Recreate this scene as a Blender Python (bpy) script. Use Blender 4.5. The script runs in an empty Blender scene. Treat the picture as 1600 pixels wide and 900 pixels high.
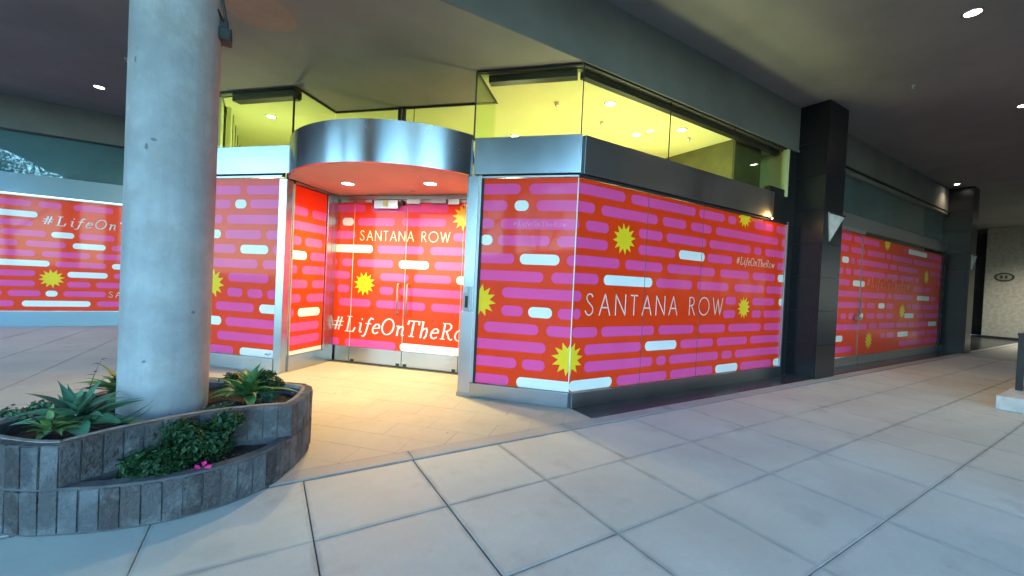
import bpy, bmesh, math, random, os
from mathutils import Vector, Matrix, noise
R_ = random.Random(7)
scene = bpy.context.scene
COL = scene.collection

# ------------------------------------------------------------------ camera
cam_d = bpy.data.cameras.new("camera"); cam = bpy.data.objects.new("camera", cam_d); COL.objects.link(cam)
cam_d.sensor_width = 36.0; cam_d.lens = 36.0 * 632.0 / 1600.0
cam_d.clip_start = 0.05; cam_d.clip_end = 2000
# rows of the matrix: world X, Y, Z expressed in camera axes (from the vanishing points of the paving and the walls)
RM = Matrix(((0.8540945748185, -0.0336710361227, -0.5190267031590),
             (-0.5179233085406, 0.0365116532522, -0.8546474978885),
             (0.0477273897879, 0.9987658186498, 0.0137453905297)))
cam.matrix_world = Matrix.Translation((0, 0, 1.5)) @ RM.to_4x4()
scene.camera = cam

# ------------------------------------------------------------------ world, sun, exposure
SUN_EL, SUN_AZ = math.radians(22.0), math.radians(28.0)      # sun behind the building (azimuth from +Y towards +X)
world = bpy.data.worlds.new("World"); scene.world = world; world.use_nodes = True
wn = world.node_tree.nodes; wl = world.node_tree.links
bg = wn.get("Background") or wn.new("ShaderNodeBackground")
sky = wn.new("ShaderNodeTexSky"); sky.sky_type = 'NISHITA'; sky.sun_disc = False
sky.sun_elevation = SUN_EL; sky.sun_rotation = SUN_AZ; sky.air_density = 1.0; sky.dust_density = .3; sky.ozone_density = 2.0
tint = wn.new("ShaderNodeMix"); tint.data_type = 'RGBA'; tint.blend_type = 'MULTIPLY'; tint.inputs[0].default_value = 1.0
tint.inputs[7].default_value = (.74, 1.02, 1.10, 1)          # cool evening cast of the open sky
wl.new(sky.outputs[0], tint.inputs[6]); wl.new(tint.outputs[2], bg.inputs[0]); bg.inputs[1].default_value = 0.15
sun_d = bpy.data.lights.new("sun", 'SUN'); sun_d.energy = 2.0; sun_d.angle = math.radians(0.5); sun_d.color = (1, .86, .7)
sun = bpy.data.objects.new("sun", sun_d); COL.objects.link(sun)
sdir = Vector((math.sin(SUN_AZ) * math.cos(SUN_EL), math.cos(SUN_AZ) * math.cos(SUN_EL), math.sin(SUN_EL)))
sun.rotation_euler = sdir.to_track_quat('Z', 'Y').to_euler(); sun.location = sdir * 80
scene.view_settings.view_transform = 'Standard'; scene.view_settings.look = 'None'
scene.view_settings.gamma = 1.0; scene.view_settings.exposure = 3.15; scene.view_settings.use_curve_mapping = False
scene.cycles.max_bounces = 8; scene.cycles.diffuse_bounces = 4; scene.cycles.glossy_bounces = 4
scene.cycles.transparent_max_bounces = 12; scene.cycles.sample_clamp_indirect = 6.0
scene.cycles.caustics_reflective = False; scene.cycles.caustics_refractive = False

# ------------------------------------------------------------------ materials
def new_mat(name):
    m = bpy.data.materials.new(name); m.use_nodes = True
    nt = m.node_tree; b = nt.nodes["Principled BSDF"]; return m, nt, b
def N(nt, t, **kw):
    n = nt.nodes.new(t)
    for k, v in kw.items():
        if k in n.inputs: n.inputs[k].default_value = v
        else: setattr(n, k, v)
    return n
def noise_fac(nt, scale, detail=4, vec=None, lo=.35, hi=.65, rough=.6):
    n = N(nt, "ShaderNodeTexNoise", Scale=scale, Detail=detail, Roughness=rough)
    if vec is not None: nt.links.new(vec, n.inputs['Vector'])
    r = N(nt, "ShaderNodeMapRange"); r.inputs['From Min'].default_value = lo; r.inputs['From Max'].default_value = hi
    nt.links.new(n.outputs['Fac'], r.inputs['Value']); return r.outputs['Result']
def mixc(nt, fac, a, b, mode='MIX'):
    m = N(nt, "ShaderNodeMix", data_type='RGBA', blend_type=mode)
    for sock, v in ((m.inputs[0], fac), (m.inputs[6], a), (m.inputs[7], b)):
        if hasattr(v, 'is_linked') or isinstance(v, bpy.types.NodeSocket): nt.links.new(v, sock)
        elif isinstance(v, (int, float)): sock.default_value = v
        else: sock.default_value = (*v[:3], 1)
    return m.outputs[2]
def mul(nt, a, b):
    m = N(nt, "ShaderNodeMath", operation='MULTIPLY')
    for s, v in ((m.inputs[0], a), (m.inputs[1], b)):
        if isinstance(v, (int, float)): s.default_value = v
        else: nt.links.new(v, s)
    return m.outputs[0]
def geo_pos(nt): return N(nt, "ShaderNodeNewGeometry").outputs['Position']
def obj_rand(nt): return N(nt, "ShaderNodeObjectInfo").outputs['Random']
def bump(nt, b, h, strength=.2, dist=.01):
    bp = N(nt, "ShaderNodeBump", Strength=strength, Distance=dist); nt.links.new(h, bp.inputs['Height']); nt.links.new(bp.outputs[0], b.inputs['Normal'])
def plain(name, col, rough=.5, metal=0.0, var=.15, scale=3.0, bmp=0.0, bscale=60, coat=0, spec=.5, coat_rough=.03, rvar=0):
    m, nt, b = new_mat(name)
    f = noise_fac(nt, scale, 5, geo_pos(nt))
    c = mixc(nt, f, [x * (1 - var) for x in col], [min(1, x * (1 + var)) for x in col])
    if rvar:
        rr = mul(nt, obj_rand(nt), 1.0)
        c = mixc(nt, rr, c, mixc(nt, 1.0, c, (1 - rvar,) * 3, 'MULTIPLY'))
    nt.links.new(c, b.inputs['Base Color'])
    b.inputs['Roughness'].default_value = rough; b.inputs['Metallic'].default_value = metal
    b.inputs['Coat Weight'].default_value = coat; b.inputs['Coat Roughness'].default_value = coat_rough
    b.inputs['Specular IOR Level'].default_value = spec
    if bmp: bump(nt, b, noise_fac(nt, bscale, 4, geo_pos(nt)), bmp, .004)
    return m
def emit(name, col, s):
    m, nt, b = new_mat(name); b.inputs['Emission Color'].default_value = (*col, 1); b.inputs['Emission Strength'].default_value = s
    b.inputs['Base Color'].default_value = (.8, .8, .8, 1); return m

def steel(name, col, rough, brush=.6):
    """brushed metal: grain runs level, so reflections stretch up and down"""
    m, nt, b = new_mat(name); pos = geo_pos(nt)
    f = noise_fac(nt, 1.3, 5, pos, .3, .7)
    c = mixc(nt, f, [c * .92 for c in col], col)
    nt.links.new(c, b.inputs['Base Color'])
    r = N(nt, "ShaderNodeMapRange"); r.inputs['To Min'].default_value = rough * .85; r.inputs['To Max'].default_value = rough * 1.2
    nt.links.new(f, r.inputs['Value']); nt.links.new(r.outputs[0], b.inputs['Roughness'])
    b.inputs['Metallic'].default_value = 1; b.inputs['Anisotropic'].default_value = brush
    t = N(nt, "ShaderNodeCombineXYZ"); t.inputs[2].default_value = 1; t.inputs[0].default_value = .001; nt.links.new(t.outputs[0], b.inputs['Tangent'])
    return m

def vinyl(name, col, rough=.35):
    m, nt, b = new_mat(name); pos = geo_pos(nt)
    f = noise_fac(nt, 2.2, 4, pos); c = mixc(nt, f, [x * .93 for x in col], col)
    nt.links.new(c, b.inputs['Base Color']); b.inputs['Roughness'].default_value = rough
    b.inputs['Coat Weight'].default_value = .42; b.inputs['Coat Roughness'].default_value = .05; b.inputs['Coat IOR'].default_value = 1.4; b.inputs['Specular IOR Level'].default_value = .15
    n = N(nt, "ShaderNodeTexNoise", Scale=1.6, Detail=2); nt.links.new(pos, n.inputs['Vector'])
    bp = N(nt, "ShaderNodeBump", Strength=.05, Distance=.01); nt.links.new(n.outputs['Fac'], bp.inputs['Height']); nt.links.new(bp.outputs[0], b.inputs['Coat Normal'])
    return m

M = {}
M['red'] = vinyl('vinyl_red', (.88, .050, .007)); M['pink'] = vinyl('vinyl_pink', (.84, .088, .32)); M['white'] = vinyl('vinyl_white', (.82, .82, .80))
M['yellow'] = vinyl('vinyl_yellow', (.90, .60, .02)); M['peach'] = vinyl('vinyl_peach', (.88, .72, .64)); M['coral'] = vinyl('vinyl_coral', (.86, .30, .22)); M['lilac'] = vinyl('vinyl_lilac', (.84, .30, .50))
M['steel'] = steel('brushed_steel', (.45, .50, .54), .235, .6)
M['steel_dark'] = steel('dark_steel', (.44, .46, .47), .38)
M['steel_far'] = steel('toned_down_steel', (.20, .27, .32), .4)  # darker copy of the steel, tones down its bright sky reflection
M['alu'] = steel('satin_aluminium', (.55, .57, .60), .37, .4)
M['gold_tone'] = steel('brass_trim_and_glint', (.78, .60, .38), .36)  # brass of the reveal bead, also the golden lamplight on the fascia end
M['handle'] = plain('grey_handle', (.30, .27, .24), .35, metal=.6)
M['black'] = plain('black_paint', (.012, .012, .014), .45, var=.2)
M['gasket'] = plain('black_gasket', (.015, .016, .018), .6)
M['rail'] = plain('dark_rail', (.02, .022, .02), .4)

def glass(name, tint, refl=1.0):
    m = bpy.data.materials.new(name); m.use_nodes = True; nt = m.node_tree; nt.nodes.clear()
    out = N(nt, "ShaderNodeOutputMaterial"); tr = N(nt, "ShaderNodeBsdfTransparent"); tr.inputs[0].default_value = (*tint, 1)
    gl = N(nt, "ShaderNodeBsdfGlossy"); gl.inputs['Roughness'].default_value = .02; gl.inputs[0].default_value = (.9, .95, .95, 1)
    lw = N(nt, "ShaderNodeLayerWeight", Blend=.5); mx = N(nt, "ShaderNodeMixShader")
    pw = N(nt, "ShaderNodeMath", operation='POWER'); nt.links.new(lw.outputs['Facing'], pw.inputs[0]); pw.inputs[1].default_value = 4.0
    ma = N(nt, "ShaderNodeMath", operation='MULTIPLY_ADD', use_clamp=True); nt.links.new(pw.outputs[0], ma.inputs[0]); ma.inputs[1].default_value = .7 * refl; ma.inputs[2].default_value = .04 * refl
    k = ma.outputs[0]
    nt.links.new(k, mx.inputs[0]); nt.links.new(tr.outputs[0], mx.inputs[1]); nt.links.new(gl.outputs[0], mx.inputs[2]); nt.links.new(mx.outputs[0], out.inputs[0])
    return m
M['glass'] = glass('clear_glass', (.93, .97, .86), .6)
M['glass_dark'] = glass('tinted_glass', (.80, .88, .88), 1.6)
M['glass_edge'] = plain('glass_edge', (.75, .8, .7), .3)

# concrete paving slab: dirt gathers along the slab's own edges, spots and trowel mottling
def slab_mat(name, base, edge=.55, tint=.12):
    m, nt, b = new_mat(name); pos = geo_pos(nt)
    gen = N(nt, "ShaderNodeTexCoord").outputs['Generated']
    sp = N(nt, "ShaderNodeSeparateXYZ"); nt.links.new(gen, sp.inputs[0])
    def ed(s):
        a = N(nt, "ShaderNodeMath", operation='SUBTRACT'); nt.links.new(s, a.inputs[0]); a.inputs[1].default_value = .5
        c = N(nt, "ShaderNodeMath", operation='ABSOLUTE'); nt.links.new(a.outputs[0], c.inputs[0]); return c.outputs[0]
    mx = N(nt, "ShaderNodeMath", operation='MAXIMUM'); nt.links.new(ed(sp.outputs[0]), mx.inputs[0]); nt.links.new(ed(sp.outputs[1]), mx.inputs[1])
    wob = N(nt, "ShaderNodeTexNoise", Scale=5.0, Detail=5); nt.links.new(pos, wob.inputs['Vector'])
    ad = N(nt, "ShaderNodeMath", operation='MULTIPLY_ADD'); nt.links.new(wob.outputs['Fac'], ad.inputs[0]); ad.inputs[1].default_value = .085; nt.links.new(mx.outputs[0], ad.inputs[2])
    er = N(nt, "ShaderNodeMapRange"); er.inputs['From Min'].default_value = .506; er.inputs['From Max'].default_value = .556; nt.links.new(ad.outputs[0], er.inputs['Value'])
    f1 = noise_fac(nt, 1.1, 6, pos, .3, .7); f2 = noise_fac(nt, 9, 6, pos, .35, .7)
    lo = [x * .70 for x in base]; c = mixc(nt, f1, lo, base)
    c = mixc(nt, mul(nt, f2, .35), c, [x * .78 for x in base])
    c = mixc(nt, mul(nt, obj_rand(nt), tint * 4), c, [base[0] * .84, base[1] * .88, base[2] * .90])
    sn = N(nt, "ShaderNodeTexVoronoi", Scale=1.7); nt.links.new(pos, sn.inputs['Vector'])
    sr = N(nt, "ShaderNodeMapRange"); sr.inputs['From Min'].default_value = .035; sr.inputs['From Max'].default_value = .02; nt.links.new(sn.outputs['Distance'], sr.inputs['Value'])
    c = mixc(nt, mul(nt, sr.outputs[0], .6), c, (.06, .06, .06))
    blot = noise_fac(nt, 2.6, 4, pos, .58, .72); c = mixc(nt, mul(nt, blot, .48), c, [x * .55 for x in base])
    wd = noise_fac(nt, .45, 6, pos, .40, .62, .7); c = mixc(nt, mul(nt, wd, .50), c, [base[0] * .62, base[1] * .68, base[2] * .72])
    gr = noise_fac(nt, 60, 3, pos, .55, .75); c = mixc(nt, mul(nt, gr, .32), c, [x * .5 for x in base])
    c = mixc(nt, mul(nt, er.outputs[0], edge), c, (.075, .08, .085))
    nt.links.new(c, b.inputs['Base Color'])
    rr = N(nt, "ShaderNodeMapRange"); rr.inputs['To Min'].default_value = .5; rr.inputs['To Max'].default_value = .75; nt.links.new(f1, rr.inputs['Value']); nt.links.new(rr.outputs[0], b.inputs['Roughness'])
    bump(nt, b, noise_fac(nt, 140, 5, pos), .25, .002)
    return m
M['slab'] = slab_mat('concrete_slab', (.70, .705, .62), .42)
M['slab_old'] = slab_mat('concrete_slab_old', (.58, .58, .53), .22)
M['tile'] = slab_mat('beige_tile', (.59, .55, .45), .12, .05)
M['curbs'] = slab_mat('curb_concrete', (.50, .49, .46), .35)
M['joint'] = plain('joint_dirt', (.11, .115, .115), .9, var=.3, scale=12)
M['asphalt'] = plain('asphalt', (.055, .055, .058), .85, var=.25, scale=6, bmp=.3)
M['granite'] = plain('black_granite', (.011, .012, .015), .3, var=.5, scale=40, spec=.35)
M['granite_floor'] = plain('dark_granite_floor', (.045, .052, .062), .22, var=.4, scale=60, spec=.5)
M['ceiling'] = plain('soffit_plaster', (.25, .245, .24), .85, var=.10, scale=.9, bmp=.1, bscale=90)
M['fascia'] = plain('fascia_plaster', (.165, .165, .155), .8, var=.12, scale=1.2, bmp=.1, bscale=90)
M['room'] = plain('room_paint', (.70, .76, .40), .8, var=.05, scale=.8)
M['room_line'] = plain('room_joint', (.50, .54, .26), .8)
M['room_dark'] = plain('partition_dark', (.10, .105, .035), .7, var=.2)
M['render'] = plain('white_render', (.58, .57, .54), .85, var=.14, scale=7, bmp=.5, bscale=45)
M['endwall'] = plain('stippled_wall', (.44, .43, .38), .85, var=.16, scale=8, bmp=.6, bscale=35)
M['soil'] = plain('soil', (.035, .026, .02), .95, var=.5, scale=18, bmp=.8, bscale=40)
M['chip'] = plain('chip_grey', (.17, .18, .19), .9)
M['litter'] = plain('dead_leaf', (.16, .10, .05), .8, var=.5, scale=30)
M['rim'] = plain('rim_mortar', (.33, .29, .26), .9, var=.25, scale=14, bmp=.4, bscale=60)
M['mortar'] = plain('mortar', (.10, .10, .105), .9, var=.25, scale=14, bmp=.4, bscale=60)
M['facade'] = plain('street_facade', (.30, .29, .27), .8, var=.2, scale=.6)
M['facade_dark'] = plain('dark_facade', (.10, .10, .105), .6, var=.2, scale=.8)
M['dim_room'] = plain('dim_interior', (.22, .32, .35), .8, var=.2, scale=.8)
M['window'] = plain('window_glass', (.03, .04, .05), .08)
M['bark'] = plain('bark', (.07, .05, .035), .9, var=.3, scale=9)
M['orange_plaster'] = plain('canopy_plaster', (.44, .38, .32), .6, var=.06, scale=2)
M['yellow_tag'] = plain('yellow_sticker', (.7, .68, .3), .6)
M['salmon'] = plain('salmon_glow', (.34, .26, .22), .7, var=.1)
M['flower'] = plain('magenta_petal', (.75, .02, .22), .5, var=.2, scale=30)
M['plaque'] = plain('plaque_brown', (.05, .045, .03), .5)
M['plaque_l'] = plain('plaque_grey', (.30, .30, .27), .5)

def concrete_col():
    m, nt, b = new_mat('column_concrete'); pos = geo_pos(nt)
    f = noise_fac(nt, 1.6, 7, pos, .3, .7); g = noise_fac(nt, 7, 6, pos, .4, .75)
    mp = N(nt, "ShaderNodeMapping"); mp.inputs['Scale'].default_value = (9, 9, .7); nt.links.new(pos, mp.inputs['Vector'])
    st = noise_fac(nt, 1.0, 4, mp.outputs[0], .45, .75)
    c = mixc(nt, f, (.26, .275, .285), (.50, .515, .52)); c = mixc(nt, mul(nt, g, .55), c, (.26, .27, .28)); c = mixc(nt, mul(nt, st, .45), c, (.25, .25, .26))
    w2 = noise_fac(nt, 3.3, 6, pos, .52, .6); c = mixc(nt, mul(nt, w2, .35), c, (.30, .27, .24))
    v = N(nt, "ShaderNodeTexVoronoi", Scale=3.1); nt.links.new(pos, v.inputs['Vector'])
    sr = N(nt, "ShaderNodeMapRange"); sr.inputs['From Min'].default_value = .07; sr.inputs['From Max'].default_value = .05; nt.links.new(v.outputs['Distance'], sr.inputs['Value'])
    c = mixc(nt, mul(nt, mul(nt, sr.outputs[0], g), .8), c, (.12, .13, .14))
    nt.links.new(c, b.inputs['Base Color']); b.inputs['Roughness'].default_value = .7
    bump(nt, b, noise_fac(nt, 30, 6, pos), .35, .004); return m
M['column'] = concrete_col()

def brick_mat():
    m, nt, b = new_mat('weathered_brick'); pos = geo_pos(nt); r = obj_rand(nt)
    cr = N(nt, "ShaderNodeValToRGB"); nt.links.new(r, cr.inputs[0]); e = cr.color_ramp.elements
    e[0].position = 0; e[0].color = (.05, .042, .042, 1); e[1].position = 1; e[1].color = (.17, .185, .20, 1)
    for p, c in ((.25, (.095, .08, .078)), (.5, (.12, .12, .125)), (.75, (.075, .08, .09))):
        q = cr.color_ramp.elements.new(p); q.color = (*c, 1)
    f = noise_fac(nt, 22, 6, pos, .35, .7); g = noise_fac(nt, 5.5, 6, pos, .48, .60)
    c = mixc(nt, mul(nt, f, .7), cr.outputs[0], (.11, .10, .10)); c = mixc(nt, mul(nt, g, .5), c, (.25, .26, .27))
    nt.links.new(c, b.inputs['Base Color']); b.inputs['Roughness'].default_value = .85
    bump(nt, b, noise_fac(nt, 30, 7, pos), 1.0, .012); return m
M['brick'] = brick_mat()

def leaf_mat(name, a, b_, rough=.45):
    m, nt, b = new_mat(name); pos = geo_pos(nt)
    r = obj_rand(nt); f = noise_fac(nt, 9, 4, pos)
    c = mixc(nt, r, a, b_); c = mixc(nt, mul(nt, f, .5), c, [x * .55 for x in a])
    nt.links.new(c, b.inputs['Base Color']); b.inputs['Roughness'].default_value = rough; b.inputs['Specular IOR Level'].default_value = .35
    b.inputs['Subsurface Weight'].default_value = 0; return m
M['agave'] = leaf_mat('agave_leaf', (.06, .20, .12), (.17, .33, .20)); M['agave_pale'] = leaf_mat('agave_leaf_pale', (.12, .24, .06), (.25, .33, .12))
M['agave_green'] = leaf_mat('agave_leaf_green', (.05, .18, .05), (.15, .30, .10))
M['bush'] = leaf_mat('bush_leaf', (.012, .05, .015), (.03, .09, .02), .5); M['succulent'] = leaf_mat('succulent_leaf', (.05, .13, .07), (.12, .20, .10))
M['stem'] = plain('green_stem', (.07, .09, .04), .7)
M['tree_leaf'] = leaf_mat('tree_leaf', (.03, .07, .02), (.06, .10, .03))
M['lamp_white'] = emit('lamp_lens', (1, .93, .78), 5.0)
M['lamp_inner'] = emit('room_lamp_lens', (1, .97, .75), 4.0)

# ------------------------------------------------------------------ mesh helpers
class MB:
    def __init__(s): s.v = []; s.f = []; s.smooth = False
    def add(s, vs, fs):
        o = len(s.v); s.v += [tuple(v) for v in vs]; s.f += [tuple(i + o for i in f) for f in fs]; return s
    def box(s, x0, x1, y0, y1, z0, z1, T=None):
        vs = [(x, y, z) for z in (z0, z1) for y in (y0, y1) for x in (x0, x1)]
        if T: vs = [T(*v) for v in vs]
        return s.add(vs, [(0, 2, 3, 1), (4, 5, 7, 6), (0, 1, 5, 4), (2, 6, 7, 3), (0, 4, 6, 2), (1, 3, 7, 5)])
    def prism(s, pts, z0, z1, cap=True):
        n = len(pts); vs = [(p[0], p[1], z0) for p in pts] + [(p[0], p[1], z1) for p in pts]
        fs = [(i, (i + 1) % n, n + (i + 1) % n, n + i) for i in range(n)]
        if cap: fs += [tuple(range(n))[::-1], tuple(range(n, 2 * n))]
        return s.add(vs, fs)
    def tube(s, pts, r, n=8, cap=True):
        pts = [Vector(p) for p in pts]; rr = r if isinstance(r, (list, tuple)) else [r] * len(pts); rings = []
        for i, p in enumerate(pts):
            d = (pts[min(i + 1, len(pts) - 1)] - pts[max(i - 1, 0)]).normalized()
            a = d.orthogonal().normalized() if i == 0 else (prev - prev.dot(d) * d).normalized()
            prev = a; b = d.cross(a)
            rings.append([p + (a * math.cos(t) + b * math.sin(t)) * rr[i] for t in [2 * math.pi * k / n for k in range(n)]])
        vs = [v for r_ in rings for v in r_]; fs = []
        for i in range(len(pts) - 1):
            for k in range(n): fs.append((i * n + k, i * n + (k + 1) % n, (i + 1) * n + (k + 1) % n, (i + 1) * n + k))
        if cap: fs += [tuple(range(n))[::-1], tuple(range((len(pts) - 1) * n, len(pts) * n))]
        return s.add(vs, fs)
    def lathe(s, prof, cx, cy, n=48, caps=False):
        vs = [(cx + r * math.cos(2 * math.pi * k / n), cy + r * math.sin(2 * math.pi * k / n), z) for r, z in prof for k in range(n)]
        fs = [(i * n + k, i * n + (k + 1) % n, (i + 1) * n + (k + 1) % n, (i + 1) * n + k) for i in range(len(prof) - 1) for k in range(n)]
        if caps: fs += [tuple(range(n))[::-1], tuple(range((len(prof) - 1) * n, len(prof) * n))]
        return s.add(vs, fs)
    def mesh(s, name, mat, smooth=False):
        me = bpy.data.meshes.new(name); me.from_pydata(s.v, [], s.f); me.materials.append(mat)
        if smooth: me.polygons.foreach_set('use_smooth', [True] * len(me.polygons))
        bm = bmesh.new(); bm.from_mesh(me); bmesh.ops.recalc_face_normals(bm, faces=bm.faces); bm.to_mesh(me); bm.free()
        me.update(); return me
    def obj(s, name, mat, parent=None, smooth=False, bevel=0, **props):
        o = bpy.data.objects.new(name, s.mesh(name, mat, smooth)); COL.objects.link(o)
        if parent is not None: o.parent = parent
        if bevel:
            b = o.modifiers.new('bevel', 'BEVEL'); b.width = bevel; b.segments = 2; b.limit_method = 'ANGLE'
        for k, v in props.items(): o[k] = v
        return o
def tag(o, label, cat, group=None):
    o['label'] = label; o['category'] = cat
    if group: o['group'] = group
    return o
def thing(name, label, cat, group=None):
    o = bpy.data.objects.new(name, None); COL.objects.link(o); o.empty_display_size = .1; return tag(o, label, cat, group)
def structure(name):
    o = bpy.data.objects.new(name, None); COL.objects.link(o); o['kind'] = 'structure'; return o

# frames on the walls: u runs along the wall, w into the building
S2 = math.sqrt(.5)
class Fr:
    def __init__(s, o, u, w): s.o = o; s.u = u; s.w = w
    def __call__(s, u, w, z): return (s.o[0] + u * s.u[0] + w * s.w[0], s.o[1] + u * s.u[1] + w * s.w[1], z)
CX, CY = 3.204, 3.828
F45 = Fr((CX, CY), (-S2, S2), (S2, S2))            # splayed entrance front, u to the left
FRT = Fr((CX, CY), (1, 0), (0, 1))                 # street front of the corner box
DW = 1.12
FDR = Fr((CX + DW * S2, CY + DW * S2), (-S2, S2), (S2, S2))   # door plane
FRV = Fr((CX - 4.2 * S2, CY + 4.2 * S2), (S2, S2), (-S2, S2))  # left reveal of the recess
FAR = Fr((0, 13.38), (1, 0), (0, 1)); FST = Fr((0, CY), (1, 0), (0, 1))

# ---- flat print: pills, suns and lettering laid on a panel as thin sheets
def clip(poly, u0, u1, z0=-9, z1=9):
    for ax, lim, sg in ((0, u0, 1), (0, u1, -1), (1, z0, 1), (1, z1, -1)):
        out = []
        for i in range(len(poly)):
            a, b = poly[i], poly[(i + 1) % len(poly)]
            da, db = (a[ax] - lim) * sg, (b[ax] - lim) * sg
            if da >= 0: out.append(a)
            if da * db < 0:
                t = da / (da - db); out.append((a[0] + (b[0] - a[0]) * t, a[1] + (b[1] - a[1]) * t))
        poly = out
        if len(poly) < 3: return None
    return poly
class Sheet:
    def __init__(s, F, u0, u1, z0, z1): s.F = F; s.lim = (u0, u1, z0, z1)
    def poly(s, mb, p, w):
        p = clip(p, *s.lim)
        if p: mb.add([s.F(u, w, z) for u, z in p], [tuple(range(len(p)))])
    def pill(s, mb, u0, u1, z, w, h=.066):
        if u1 - u0 < 2 * h: m = (u0 + u1) / 2; r = min(h, (u1 - u0) / 2 * 1.0); u0, u1 = m - max(r, .05), m + max(r, .05)
        r = min(h, (u1 - u0) / 2) * .93; p = []
        for cx_, cz_, a0 in ((u1 - r, z - h + r, -90), (u1 - r, z + h - r, 0), (u0 + r, z + h - r, 90), (u0 + r, z - h + r, 180)):
            p += [(cx_ + r * math.cos(math.radians(a0 + t * 15)), cz_ + r * math.sin(math.radians(a0 + t * 15))) for t in range(7)]
        s.poly(mb, p, w)
    def sun(s, mb, u, z, r, w, ph=0, n=12):
        pts = []
        for k in range(2 * n):
            rr = r if k % 2 == 0 else r * .60; a = ph + math.pi * k / n; pts.append((u + rr * math.cos(a), z + rr * math.sin(a)))
        for k in range(2 * n): s.poly(mb, [(u, z), pts[k], pts[(k + 1) % (2 * n)]], w)
def arc(cx, cy, rx, ry, a0=0, a1=360, n=20): return [(cx + rx * math.cos(math.radians(a0 + (a1 - a0) * i / n)), cy + ry * math.sin(math.radians(a0 + (a1 - a0) * i / n))) for i in range(n + 1)]
SANS = {'S': ([[(.42, .86), (.36, .95), (.25, .99), (.13, .96), (.07, .86), (.07, .74), (.14, .63), (.27, .52), (.40, .41), (.46, .28), (.43, .12), (.32, .02), (.2, .0), (.08, .07), (.0, .2)]], .5),
 'A': ([[(0, 0), (.34, 1), (.68, 0)], [(.13, .36), (.55, .36)]], .68), 'N': ([[(0, 0), (0, 1), (.66, 0), (.66, 1)]], .66),
 'T': ([[(0, .98), (.48, .98)], [(.24, .98), (.24, 0)]], .48), 'R': ([[(0, 0), (0, .98), (.2, .98), (.35, .92), (.41, .76), (.35, .6), (.2, .53), (0, .53)], [(.18, .53), (.48, 0)]], .48),
 'O': ([arc(.48, .5, .48, .5)], .96), 'W': ([[(0, 1), (.25, 0), (.48, .95), (.71, 0), (.96, 1)]], .96), ' ': ([], .32)}
SCRIPT = {'#': ([[(.2, .1), (.3, .9)], [(.44, .1), (.54, .9)], [(.02, .62), (.72, .62)], [(.0, .36), (.7, .36)]], .74),
 'L': ([[(.2, .02), (.2, .98)], [(.04, .98), (.38, .98)], [(.04, .02), (.64, .02), (.72, .28)]], .74), 'i': ([[(.06, .6), (.2, .6), (.2, .1), (.26, .02), (.36, .06)], [(.22, .84), (.24, .88)]], .36),
 'f': ([[(.0, .6), (.42, .6)], [(-.12, -.2), (.02, -.24), (.12, -.1), (.18, .3), (.22, .8), (.34, .97), (.5, .9)]], .38),
 'e': ([[(.07, .33), (.48, .37), (.49, .5), (.38, .61), (.22, .59), (.08, .42), (.05, .22), (.13, .05), (.28, .0), (.46, .1)]], .52),
 'O': ([arc(.4, .5, .4, .5)], .84), 'n': ([[(.0, .58), (.12, .6), (.12, 0)], [(.12, .38), (.26, .56), (.4, .6), (.46, .48), (.44, .1), (.5, .02), (.58, .05)]], .58),
 'T': ([[(.0, .76), (.04, .98), (.74, .98), (.74, .78)], [(.37, .98), (.37, .02)], [(.2, .02), (.54, .02)]], .72),
 'h': ([[(.0, .98), (.12, .98), (.12, 0)], [(.12, .38), (.26, .56), (.4, .6), (.47, .46), (.46, .12), (.36, -.04)]], .56),
 'R': ([[(.16, .02), (.16, .98)], [(.02, .02), (.32, .02)], [(.02, .98), (.44, .98), (.58, .88), (.6, .74), (.52, .6), (.38, .52), (.16, .52)], [(.34, .52), (.58, .08), (.7, .0), (.8, .05)]], .78),
 'o': ([arc(.26, .3, .26, .31)], .54), 'w': ([[(0, .58), (.1, .6), (.18, .02), (.4, .55), (.48, .02), (.72, .6)]], .74)}
def lettering(sh, mb, text, u0, u1, z, cap, w, font, wt=.07, shear=0, upto=None):
    """text from u0 to u1 (u1 < u0 on walls whose u runs to the left)"""
    sg = 1 if u1 > u0 else -1; adv = [font[c][1] * cap for c in text]
    gap = (abs(u1 - u0) - sum(adv)) / (len(text) - 1); x = 0
    for c, a in zip(text, adv):
        for st in font[c][0]:
            pts = [((x + (px + shear * py) * cap), py * cap) for px, py in st]
            for i in range(len(pts) - 1):
                (ax, ay), (bx, by) = pts[i], pts[i + 1]; L = math.hypot(bx - ax, by - ay) or 1e-6
                dx, dy = (bx - ax) / L, (by - ay) / L
                h = wt * cap / 2 * ((.55 + .55 * abs(dy)) if shear else 1)
                e = h * .45
                q = [(ax - dx * e - dy * h, ay - dy * e + dx * h), (ax - dx * e + dy * h, ay - dy * e - dx * h), (bx + dx * e + dy * h, by + dy * e - dx * h), (bx + dx * e - dy * h, by + dy * e + dx * h)]
                sh.poly(mb, [(u0 + sg * p[0], z + p[1]) for p in q], w)
        x += a + gap
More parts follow.
